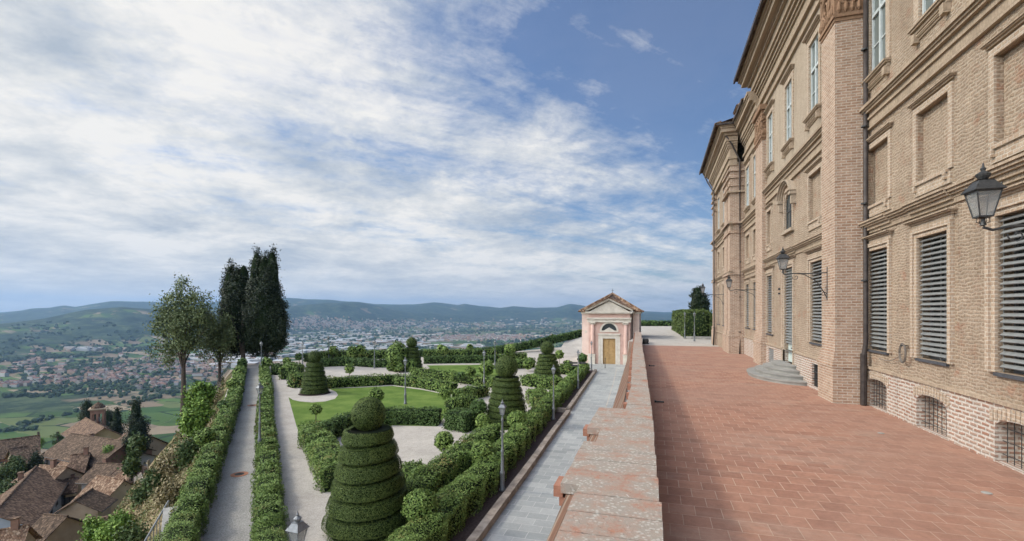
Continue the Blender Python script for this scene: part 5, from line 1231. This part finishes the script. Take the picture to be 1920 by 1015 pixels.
for i in range(16):
    a, c = math.pi*i/16, math.pi*(i+1)/16; f = lambda r, t_: (r*math.cos(t_), 3.88+r*math.sin(t_)*.98)
    q = [f(.86, a), f(1.06, a), f(1.06, c), f(.86, c)]; vs = [(x, -.08, z) for x, z in q]+[(x, .01, z) for x, z in q]
    b.add(vs, [(0,1,2,3),(0,4,5,1),(1,5,6,2),(2,6,7,3),(3,7,4,0)])
b.box(-1.06, 1.06, -.09, .01, 3.74, 3.89)
b.add([(-.62,-.07,3.89),(.62,-.07,3.89),(0,-.07,4.27),(-.62,.1,3.89),(.62,.1,3.89),(0,.1,4.27)], [(0,1,2),(0,2,5,3),(1,4,5,2)])
b.build('lunette_surround', M['cream'], ch)
b = MB(); b.box(-.86, .86, .16, .18, 3.9, 4.8); w = b.build('window', M['glass'], ch)
b = MB(); [b.box(x-.015, x+.015, .12, .158, 3.9, 4.78) for x in (-.5,-.25,0,.25,.5)]; b.box(-.86, .86, .12, .158, 4.3, 4.33); b.build('window_bars', M['iron'], w)
b = MB(); b.box(-.72, -.008, .16, .22, .02, 2.96); b.box(.008, .72, .16, .22, .02, 2.96)
for sx in (-1, 1):
    for z0, z1 in ((.2, .95), (1.1, 1.85), (2.0, 2.8)): b.box(sx*.37-.25, sx*.37+.25, .135, .16, z0, z1)
dr = b.build('door', M['door'], ch); q = MB(); q.lathe([(.02,0),(.045,.02),(.02,.05)], (.10,.12,1.05), 8); q.build('handle', M['iron'], dr)
b = MB()
for sx in (-1, 1):
    b.box(sx*1.98-.39, sx*1.98+.39, -.34, .001, 0, 1.05); b.box(sx*1.98-.43, sx*1.98+.43, -.38, .001, 1.05, 1.17)
b.build('pedestal', M['cream'], ch)
for sx in (-1, 1):
    b = MB(); b.lathe([(.29,1.17),(.29,1.27),(.235,1.33),(.24,2.4),(.205,4.62)], (sx*1.88,-.14,0), 18); c_ = b.build('column', M['pinkdark'], ch, True)
    b = MB(); b.lathe([(.21,4.60),(.23,4.64),(.21,4.68),(.26,4.74),(.30,4.80)], (sx*1.88,-.14,0), 16); b.box(sx*1.88-.32, sx*1.88+.32, -.46, .01, 4.80, 4.87)
    for s2 in (-1, 1): b.tube([(sx*1.88+s2*.27+.07*math.cos(t_), -.40, 4.74+.07*math.sin(t_)) for t_ in np.linspace(0, 6.28, 10)], .03, 5)
    b.build('capital', M['cream'], c_)
b = MB()
for z0, z1, p in ((4.87,5.02,.30),(5.02,5.20,.26),(5.20,5.28,.40),(5.28,5.40,.46)): b.box(-2.37-p*.4, 2.37+p*.4, -p, .01, z0, z1)
b.box(-3.42, -2.38, 1.18, 1.299, 5.85, 6.1); b.box(2.38, 3.42, 1.18, 1.299, 5.85, 6.1); b.box(3.351, 3.45, 1.2, 8.0, 5.85, 6.1); b.box(-3.45, -3.351, 1.2, 8.0, 5.85, 6.1)
b.build('entablature', M['cream'], ch)
b = MB(); b.add([(-2.5,.0,6.0),(2.5,.0,6.0),(0,.0,7.35),(-2.5,.3,6.0),(2.5,.3,6.0),(0,.3,7.35)], [(0,1,2),(5,4,3),(0,3,4,1)]); b.build('tympanum', M['cream'], ch)
b = MB(); b.box(-2.72, 2.72, -.42, .01, 5.98, 6.10); b.box(-2.62, 2.62, -.30, .01, 5.86, 5.98)
for sx in (-1, 1):
    for lo, hi, p in ((0, .10, .30), (.10, .22, .42)):
        q = [(sx*2.70, 6.10+lo), (0, 7.42+lo), (0, 7.42+hi), (sx*2.70, 6.10+hi)]; vs = [(x, -p, z) for x, z in q]+[(x, .02, z) for x, z in q]
        b.add(vs, [(0,1,2,3),(7,6,5,4),(0,4,5,1),(3,2,6,7),(0,3,7,4)])
b.box(-.55, .55, -.03, .002, 6.42, 6.62); b.build('pediment', M['cream'], ch)
# roof: gable over the portico running into the hipped roof of the chapel
rf = MB(); ap = 8.35
rf.add([(-3.65,1.0,6.12),(3.65,1.0,6.12),(3.65,8.3,6.12),(-3.65,8.3,6.12),(0,4.6,ap)], [(0,1,4),(1,2,4),(2,3,4),(3,0,4),(0,3,2,1)])
rf.add([(-2.95,-.5,6.28),(0,-.5,7.74),(2.95,-.5,6.28),(-2.95,1.6,6.28),(0,4.4,8.15),(2.95,1.6,6.28),(-2.95,-.5,6.20),(0,-.5,7.66),(2.95,-.5,6.20)], [(0,1,4,3),(1,2,5,4),(0,6,7,1),(1,7,8,2)])
ro = rf.build('roof', M['tile3'], ch)
b = MB()
for i in range(13):                                    # tile ends along the raking edges and ridges
    t_ = i/12
    for sx in (-1, 1): b.tube([(sx*2.98*(1-t_), -.62, 6.28+1.47*t_), (sx*2.98*(1-t_), -.05, 6.30+1.47*t_)], .09, 6)
for i in range(30): x = -3.7+7.4*i/29; b.tube([(x, .92, 6.10), (x*.93, 1.3, 6.30)], .085, 6) if abs(x) > 2.9 else None
for i in range(30): y = 1+7.2*i/29; b.tube([(3.74, y, 6.10), (3.4, y, 6.26)], .085, 6); b.tube([(-3.74, y, 6.10), (-3.4, y, 6.26)], .085, 6)
b.tube([(0,-.6,7.78),(0,4.5,8.30)], .10, 6)
for sx in (-1, 1): b.tube([(sx*3.66,.95,6.18),(0,4.6,8.4)], .10, 6)
b.build('ridge_tiles', M['tile3'], ro)
b = MB(); b.box(-.02,.02,-.02,.02,8.3,8.95); b.box(-.16,.16,-.015,.015,8.70,8.74); b2 = b.build('cross', M['iron'], ch); b2.location = (0, 4.6, 0)
b = MB(); b.tube([(2.55,.9,6.05),(2.55,1.15,5.5),(2.55,1.2,.1)], .05, 8); b.build('downpipe', M['pipe'], ch)
b = MB(); b.lathe([(.02,0),(.16,.0),(.16,.04),(.02,.05)], (0,0,0), 14); q = b.build('wall_plaque', M['cream'], ch); q.location = (-2.85, 1.3, 3.7); q.rotation_euler = (R(90), 0, 0)
for x_, y_, l in ((-5.25, 52.4, 'slim dark bollard post at the chapel end of the kerb'), (-6.9, 53.5, 'slim dark post left of the chapel lamp')):
    b = MB(); b.lathe([(.05,0),(.05,.08),(.03,.12),(.03,1.0),(.045,1.04),(.02,1.12)], (x_, y_, 0), 8); tag(b.build('bollard', M['iron']), l, 'bollard')

# ------------------------------------------------------------------ village at the foot of the hill
HM = {}
def wm(name, a, c): 
    if name not in HM: HM[name] = simple(name, a, c, .6, .92, .2, .03)
    return HM[name]
walls = {'blue': ((.33,.38,.43),(.42,.47,.52)), 'cream': ((.42,.34,.22),(.54,.45,.31)), 'brick': ((.20,.11,.075),(.30,.175,.12)), 'yellow': ((.46,.36,.16),(.58,.47,.25)), 'grey': ((.30,.28,.25),(.42,.40,.36)), 'tan': ((.32,.24,.16),(.42,.33,.23))}
def house(label, E0, E1, w, hw=8, rise=3.0, wall='cream', tile='tile', wins=4, rows=2, hip=False, chim=((.3,.4),), ze=-25.0, name='village_house', cat='house'):
    """gabled house: its near eave runs between two sight lines at height ze, the body lies to the left of that line"""
    P = Vector((*gp(*E0, ze), 0)); Q = Vector((*gp(*E1, ze), 0)); L = (Q-P).length; ang = math.atan2(Q.y-P.y, Q.x-P.x)
    e = empty(name, (P.x, P.y, ze-hw), ang, label=label, cat=cat, group='old tiled houses of the village')
    b = MB(); b.box(.3, L-.3, .3, w-.3, -6, hw)
    if not hip: b.add([(.3,.3,hw),(.3,w-.3,hw),(.3,w/2,hw+rise-.15),(L-.3,.3,hw),(L-.3,w-.3,hw),(L-.3,w/2,hw+rise-.15)], [(0,1,2),(3,5,4)])
    b.build('wall', wm('wall_'+wall, *walls[wall]), e)
    r = MB(); th = .14; ins = w/2 if hip else 0
    for dz in (0, -th):
        r.add([(-.2,-.35,hw-.1+dz),(L+.2,-.35,hw-.1+dz),(L+.2-ins,w/2,hw+rise+dz),(-.2+ins,w/2,hw+rise+dz),(L+.2,w+.35,hw-.1+dz),(-.2,w+.35,hw-.1+dz)], [(0,1,2,3),(3,2,4,5)]+([(1,4,2),(5,0,3)] if hip else []))
    o = 0; r.add([(-.2,-.35,hw-.1-th),(L+.2,-.35,hw-.1-th),(L+.2,-.35,hw-.1),(-.2,-.35,hw-.1)], [(0,1,2,3)])
    for x in (-.2, L+.2): r.add([(x,-.35,hw-.1-th),(x,w/2,hw+rise-th),(x,w/2,hw+rise),(x,-.35,hw-.1)], [(0,1,2,3)]); r.add([(x,w+.35,hw-.1-th),(x,w/2,hw+rise-th),(x,w/2,hw+rise),(x,w+.35,hw-.1)], [(0,1,2,3)])
    r.tube([(-.2+ins,w/2,hw+rise+.03),(L+.2-ins,w/2,hw+rise+.03)], .14, 6)
    ro = r.build('roof', M[tile], e)
    g = MB(); g.tube([(-.2,-.42,hw-.22),(L+.2,-.42,hw-.22)], .08, 6); g.build('gutter', M['pipe'], ro)
    for fx, fy in chim:
        c = MB(); zc = hw+rise*(1-abs(fy-.5)*2); c.box(L*fx-.35, L*fx+.35, w*fy-.3, w*fy+.3, zc-.6, zc+1.1); cc = c.build('chimney', wm('wall_brick', *walls['brick']), e)
        c = MB(); c.box(L*fx-.45, L*fx+.45, w*fy-.4, w*fy+.4, zc+1.1, zc+1.25); c.build('cap', M['tile'], cc)
    for j in range(rows):
        for i in range(wins):
            x = L*(i+.5)/wins+random.uniform(-.15,.15)*L/wins; z = hw-2.3-j*3.0; c = MB(); c.box(x-.45, x+.45, .24, .297, z, z+1.35); ww = c.build('window', M['dark'], e)
            c = MB(); c.box(x-.95, x-.47, .20, .24, z-.03, z+1.38); c.box(x+.47, x+.95, .20, .24, z-.03, z+1.38); c.build('window_shutter', M['slate'], ww)
    return e
house('long house with brown tiled roof and pale blue wall', (66,990), (127,897), 8.5, 9, 3.0, 'blue', 'tile', 5, 2, False, ((.8,.62),(.25,.7)), -25)
house('house with sunlit tan tiles above a cream wall, below the brick tower', (139,938), (190,947), 7, 6, 3.0, 'cream', 'tile3', 3, 1, False, (), -26)
house('brown-roofed house right behind the sunlit tan roof', (147,903), (206,906), 7, 7, 2.2, 'grey', 'tile2', 0, 0, False, ((.15,.6),), -24.5)
house('square house with a red hipped roof beside the slope', (200,904), (238,907), 6.5, 7, 2.7, 'brick', 'tile3', 2, 1, True, (), -24)
house('big brick building with a broad brown roof left of the tower', (78,853), (184,872), 10.5, 11, 3.2, 'brick', 'tile2', 6, 1, False, ((.05,.8),), -24)
house('church nave with old rust roof and yellow side wall', (118,812), (150,834), 8.5, 9, 3.0, 'yellow', 'tile', 0, 0, False, (), -24, 'church', 'church')
house('brown-roofed wing right of the bell tower', (196,845), (238,853), 9, 8, 3.2, 'tan', 'tile', 2, 1, False, (), -25)
house('small grey house under the yellow-green tree', (213,868), (240,872), 6, 5, 1.6, 'grey', 'tile2', 1, 1, False, (), -25)
house('low red-roofed house at the left, behind the blue-walled one', (35,912), (86,915), 7, 6, 2.6, 'tan', 'tile3', 2, 1, False, ((.5,.5),), -25)
house('brown roof running up behind the blue-walled house', (124,893), (156,889), 8, 7, 3.0, 'tan', 'tile', 2, 1, False, ((.8,.5),), -25)
house('house in the bottom left corner with mottled red roof', (-60,1085), (26,1068), 9, 7, 3.4, 'tan', 'tile3', 0, 0, False, ((.7,.5),), -24)
house('dark brown lean-to roof below the blue wall', (38,1012), (80,1016), 6, 6, 2.2, 'tan', 'tile2', 0, 0, False, (), -25)
house('broad brown roof at the bottom with brick chimney stacks', (140,1056), (196,1047), 8, 7, 3.6, 'tan', 'tile', 0, 0, False, ((.35,.75),(.55,.78)), -24.5)
house('small dark slate-brown roof tucked against the slope', (186,958), (214,936), 6, 5, 2.0, 'tan', 'tile2', 0, 0, False, (), -25)
house('long low roof at the far left edge of the village', (-20,862), (74,848), 9, 7, 3.0, 'brick', 'tile2', 3, 1, False, (), -26)
house('narrow roof with two chimneys at the left edge of the photo', (-30,985), (24,948), 8, 7, 3.0, 'tan', 'tile', 2, 1, False, ((.5,.5),(.8,.5)), -25)
house('narrow roof stepping down between the blue-walled house and the tan roof', (118,925), (142,921), 5, 6, 1.8, 'cream', 'tile', 2, 1, False, ((.5,.7),), -26.5)
house('small russet roof in front of the big brick building, left part', (88,888), (118,893), 6, 6, 2.0, 'cream', 'tile3', 2, 1, False, ((.3,.6),), -26)
house('low brown roof at the left edge below the green trees', (-15,905), (22,900), 7, 6, 2.4, 'cream', 'tile', 2, 1, False, ((.6,.6),), -26)
house('pale gabled house left of the slim cypress', (28,872), (60,866), 8, 8, 2.6, 'cream', 'tile2', 2, 2, False, (), -25)
# bell tower
bx, by, _ = ad(184, 583, 122); tw = empty('bell_tower', (bx, by, -36), R(50), label='old brick bell tower with tall arched openings among the village roofs', cat='bell tower')
b = MB(); h0, h1 = 11.9, 16.2
b.box(-1.7,1.7,-1.7,1.7,0,h0); 
for sx in (-1,1):
    for sy in (-1,1): b.box(sx*1.7-(.55 if sx>0 else 0), sx*1.7+(.55 if sx<0 else 0), sy*1.7-(.55 if sy>0 else 0), sy*1.7+(.55 if sy<0 else 0), h0, h1)
for s_ in (-1,1): b.box(-.28,.28,s_*1.7-(.4 if s_>0 else 0),s_*1.7+(.4 if s_<0 else 0),h0,h1); b.box(s_*1.7-(.4 if s_>0 else 0),s_*1.7+(.4 if s_<0 else 0),-.28,.28,h0,h1)
b.box(-1.7,1.7,-1.7,1.7,h1,h1+.9); b.build('shaft', wm('wall_brick', *walls['brick']), tw)
b = MB(); b.box(-1.9,1.9,-1.9,1.9,h0-.25,h0); b.box(-1.9,1.9,-1.9,1.9,h1+.9,h1+1.1); b.box(-2.2,2.2,-2.2,2.2,h1+1.1,h1+1.35); b.build('cornice', wm('wall_tan', *walls['tan']), tw)
b = MB(); b.lathe([(1.9,h1+1.35),(1.7,h1+1.8),(1.1,h1+2.3),(.5,h1+2.6),(.1,h1+2.9)], (0,0,0), 8); b.build('dome', M['tile2'], tw)
b = MB(); b.tube([(0,0,h1+2.7),(0,0,h1+4.3)], .04, 5); b.box(-.35,.35,-.03,.03,h1+3.8,h1+3.87); b.build('cross', M['iron'], tw)
b = MB(); b.lathe([(.02,1.1),(.25,1.05),(.4,.7),(.5,.2),(.62,0)], (0,0,h0+2.2), 12); b.build('bell', M['zinc'], tw)
tw.scale = (.80, .80, 1)
# trees round the village
VT = [('dark narrow conifer just right of the bell tower', 219, 116, [(219,760,835,8),(219,790,850,12)], 'cypress', 5000),
 ('tall dark conifer with spreading boughs right of the bell tower', 257, 100, [(255,746,800,9),(258,775,845,17),(256,800,860,19)], 'cypress', 9000),
 ('dark conifer behind the bell tower on its left', 163, 135, [(163,748,800,9),(164,765,800,13)], 'cypress', 5000),
 ('dark conifer hidden partly by the bell tower on its right', 200, 138, [(203,765,820,9),(200,780,825,11)], 'cypress', 4000),
 ('slim dark cypress in front of the big brick building', 66, 92, [(66,848,886,7),(66,862,890,9)], 'cypress', 3000),
 ('round yellow-green tree among the roofs', 211, 98, [(211,836,872,14),(208,845,880,14)], 'lime', 4500),
 ('green tree left of the white gable wall', 30, 90, [(26,856,900,17),(12,870,905,15)], 'scrub', 5000),
 ('bushy green tree at the left edge below the roofs', 12, 80, [(14,905,960,20),(30,930,965,15),(2,900,950,14)], 'scrub', 6000),
 ('small bright tree on the ridge behind the big brown roof', 72, 150, [(72,822,842,9)], 'lime', 1500),
 ('dark green tree behind the church roof', 108, 150, [(108,812,838,9)], 'box', 1500)]
for l, px_, d_, lb, mm, n_ in VT: tree('conifer' if mm == 'cypress' else 'village_tree', l, 'conifer' if mm == 'cypress' else 'tree', px_, d_, -31, pxlobes(d_, lb), n_, .36, mm, .35, .25, 3, .5, 'trees among the village roofs', .9)

# ------------------------------------------------------------------ valley town
def small_house(name, L, w, h, rise, wmat, rmat):
    b = MB(); b.box(-L/2, L/2, -w/2, w/2, -3, h, 0)
    b.add([(-L/2,-w/2,h),(-L/2,w/2,h),(-L/2,0,h+rise),(L/2,-w/2,h),(L/2,w/2,h),(L/2,0,h+rise)], [(0,1,2),(3,5,4)], 0)
    b.add([(-L/2-.4,-w/2-.5,h-.1),(L/2+.4,-w/2-.5,h-.1),(L/2+.4,0,h+rise+.15),(-L/2-.4,0,h+rise+.15),(L/2+.4,w/2+.5,h-.1),(-L/2-.4,w/2+.5,h-.1)], [(0,1,2,3),(3,2,4,5)], 1)
    return b
fw = [mat('valley_wall_a', (.36,.32,.26)), mat('valley_wall_b', (.46,.43,.38)), mat('valley_wall_c', (.38,.26,.17))]
fr = [mat('valley_roof_a', (.21,.11,.08)), mat('valley_roof_b', (.14,.09,.075)), mat('valley_roof_c', (.27,.18,.135))]
HP = []
for i in range(6):
    L, w, h = [(12,9,6.5),(15,9,7),(10,9,8.5),(19,10,6),(12,11,9),(9,8,6)][i]
    HP.append(small_house('valley_house', L, w, h, 2.4, None, None))
def ground_at(pxs, pys):
    """plain points under the given sight lines (vectorised march)"""
    ds = np.geomspace(420, 9500, 420); out = []
    for a, c in zip(pxs, pys):
        u = (a-960)/F; v = (583-c)/F; x = ds*(u*CS-SN); y = ds*(CS+u*SN); t_ = terrain_z(x, y); k = int(np.argmax(ZC+v*ds < t_)); out.append((x[k], y[k], t_[k], ds[k]))
    return out
rn = random.Random(3)
protos = []
cl = [(215,708,58,15,75),(300,722,34,14,40),(30,722,40,8,25),(110,716,50,9,35),(265,694,50,8,30)]
spots = []
for (cx_, cy_, sx_, sy_, n_) in cl:
    for _ in range(n_): spots.append((rn.gauss(cx_, sx_*.55), rn.gauss(cy_, sy_*.45)))
spots = [s for s in spots if 668 < s[1] < 752 and -20 < s[0] < 400]
base_ang = .5
for k, ((a, c), (x, y, z, d)) in enumerate(zip(spots, ground_at(*zip(*spots)))):
    i = rn.randrange(6)
    key = (i, rn.randrange(3), rn.randrange(3))
    pm = next((o for kk, o in protos if kk == key), None)
    if pm is None:
        o = HP[i].build('valley_house', [fw[key[1]], fr[key[2]]]); protos.append((key, o))
    else:
        o = pm.copy(); COL.objects.link(o)
    o.location = (x, y, z); o.rotation_euler = (0, 0, base_ang+rn.choice((0, math.pi/2))+rn.uniform(-.2, .2))
    tag(o, 'one of the tiny tile-roofed houses of the valley town beyond the village', 'house', 'houses of the valley town')
# the rest of the built-up valley in one mass
b = MB(); pts = []
def add_town(cx_, cy_, sx_, sy_, n_, lo, hi, flat=False):
    for _ in range(n_): pts.append((rn.gauss(cx_, sx_), rn.gauss(cy_, sy_), lo, hi, flat))
add_town(700, 610, 95, 4, 620, 12, 22); add_town(590, 607, 30, 5, 260, 12, 22); add_town(860, 634, 60, 3.0, 260, 12, 24); add_town(960, 634, 45, 2.5, 150, 12, 22)
add_town(690, 626, 70, 3, 50, 30, 90, True); add_town(600, 638, 45, 6, 55, 30, 100, True); add_town(450, 668, 45, 12, 90, 20, 60, True); add_town(740, 640, 40, 4, 60, 25, 80, True)
add_town(330, 690, 60, 8, 120, 12, 30); add_town(160, 657, 14, 1.5, 40, 14, 40, True); add_town(860, 612, 90, 4, 60, 20, 60, True); add_town(1000, 606, 60, 4, 60, 20, 60, True); add_town(90, 690, 60, 10, 60, 12, 24); add_town(960, 632, 60, 3, 40, 20, 50, True)
add_town(640, 655, 90, 5, 60, 20, 70, True); add_town(830, 650, 60, 3, 40, 20, 60, True)
pts = [p for p in pts if p[1] > 594]
for (a, c, lo, hi, flat), (x, y, z, d) in zip(pts, ground_at([p[0] for p in pts], [p[1] for p in pts])):
    if d > 9000: continue
    L = rn.uniform(lo, hi); w = L*rn.uniform(.5, .9) if flat else rn.uniform(9, 14); h = rn.uniform(6, 12) if not flat else rn.uniform(7, 11); an = base_ang+rn.choice((0, math.pi/2))+rn.uniform(-.25, .25)
    ca, sa = math.cos(an), math.sin(an); T_ = lambda px_, py_, pz_: (x+px_*ca-py_*sa, y+px_*sa+py_*ca, z+pz_)
    mw = rn.randrange(3); mr = 3 if flat else 4+rn.randrange(3)
    if flat and rn.random() < .3: mr = 7
    v = [T_(sx*L/2, sy*w/2, zz_) for zz_ in (-4, h) for sx, sy in ((-1,-1),(1,-1),(1,1),(-1,1))]
    b.add(v, [(0,1,5,4),(1,2,6,5),(2,3,7,6),(3,0,4,7)], mw)
    rs_ = .6 if flat else 2.6
    b.add([T_(-L/2,-w/2,h),T_(L/2,-w/2,h),T_(L/2,0,h+rs_),T_(-L/2,0,h+rs_),T_(L/2,w/2,h),T_(-L/2,w/2,h)], [(0,1,2,3),(3,2,4,5),(1,4,2),(5,0,3)], mr)
tag(b.build('town', fw+[mat('shed_roof', (.46,.46,.44), .6)]+fr+[mat('shed_roof_grey', (.32,.35,.37), .6)]), kind='stuff')
# woods and hedgerow trees of the plain, one mass
b = MB(); pts = []
for _ in range(3600):
    a = rn.uniform(-40, 1250); c = 583+rn.uniform(22, 150) if a < 420 else 583+rn.uniform(22, 80)
    if float(fbm(np.array(a*.02), np.array(c*.11), 3, 31)) > -.05: pts.append((a, c, 1.0))
for (a0, c0, a1, c1, n_) in ((0,676,150,668,190),(100,672,280,655,90),(0,700,90,690,50),(540,622,900,624,160),(600,650,900,655,110),(60,730,200,742,40),(240,760,330,735,40),(0,812,60,806,16),(40,800,140,775,22),(560,604,900,600,60),(900,620,1090,612,120),(900,650,1090,628,90),(40,705,330,705,260),(60,730,330,728,200),(120,690,330,688,150),(0,745,110,742,40)):
    for _ in range(n_): t_ = rn.random(); w_ = 9 if n_ in (260, 200, 150) else 1.6; pts.append((a0+(a1-a0)*t_+rn.gauss(0, 5), c0+(c1-c0)*t_+rn.gauss(0, w_), 1.0))
for (a, c, sc), (x, y, z, d) in zip(pts, ground_at([p[0] for p in pts], [p[1] for p in pts])):
    if d > 8500 or d < 430: continue
    r0 = rn.uniform(3.0, 6.5)*(1 if d < 1500 else 1.4 if d < 3000 else 2.2); h = r0*rn.uniform(1.1, 1.7); vs = []; 
    for kk, (rf_, zf) in enumerate(((.6, 0), (1, .4), (.8, .8))):
        for j in range(6): an = j*math.pi/3+kk*.5; q = r0*rf_*rn.uniform(.75, 1.2); vs.append((x+q*math.cos(an), y+q*math.sin(an), z+h*zf*rn.uniform(.85, 1.15)))
    vs.append((x, y, z+h*1.05))
    b.add(vs, [(i*6+j, i*6+(j+1)%6, (i+1)*6+(j+1)%6, (i+1)*6+j) for i in range(2) for j in range(6)]+[(12+j, 12+(j+1)%6, 18) for j in range(6)])
tag(b.build('woodland', M['forest']), kind='stuff')

# ------------------------------------------------------------------ the air
b = MB(); b.box(-16600, 16600, -16600, 16600, -330, 420); hz = b.build('haze', [])
m = bpy.data.materials.new('haze'); m.use_nodes = True; t = m.node_tree; t.nodes.clear()
pv = nn(t, 'ShaderNodeVolumePrincipled'); pv.inputs['Color'].default_value = (.36, .58, .88, 1); pv.inputs['Density'].default_value = 8.0e-5; pv.inputs['Anisotropy'].default_value = .2
mo = nn(t, 'ShaderNodeOutputMaterial'); lk(t, pv.outputs[0], mo.inputs['Volume']); hz.data.materials.append(m); tag(hz, kind='stuff')
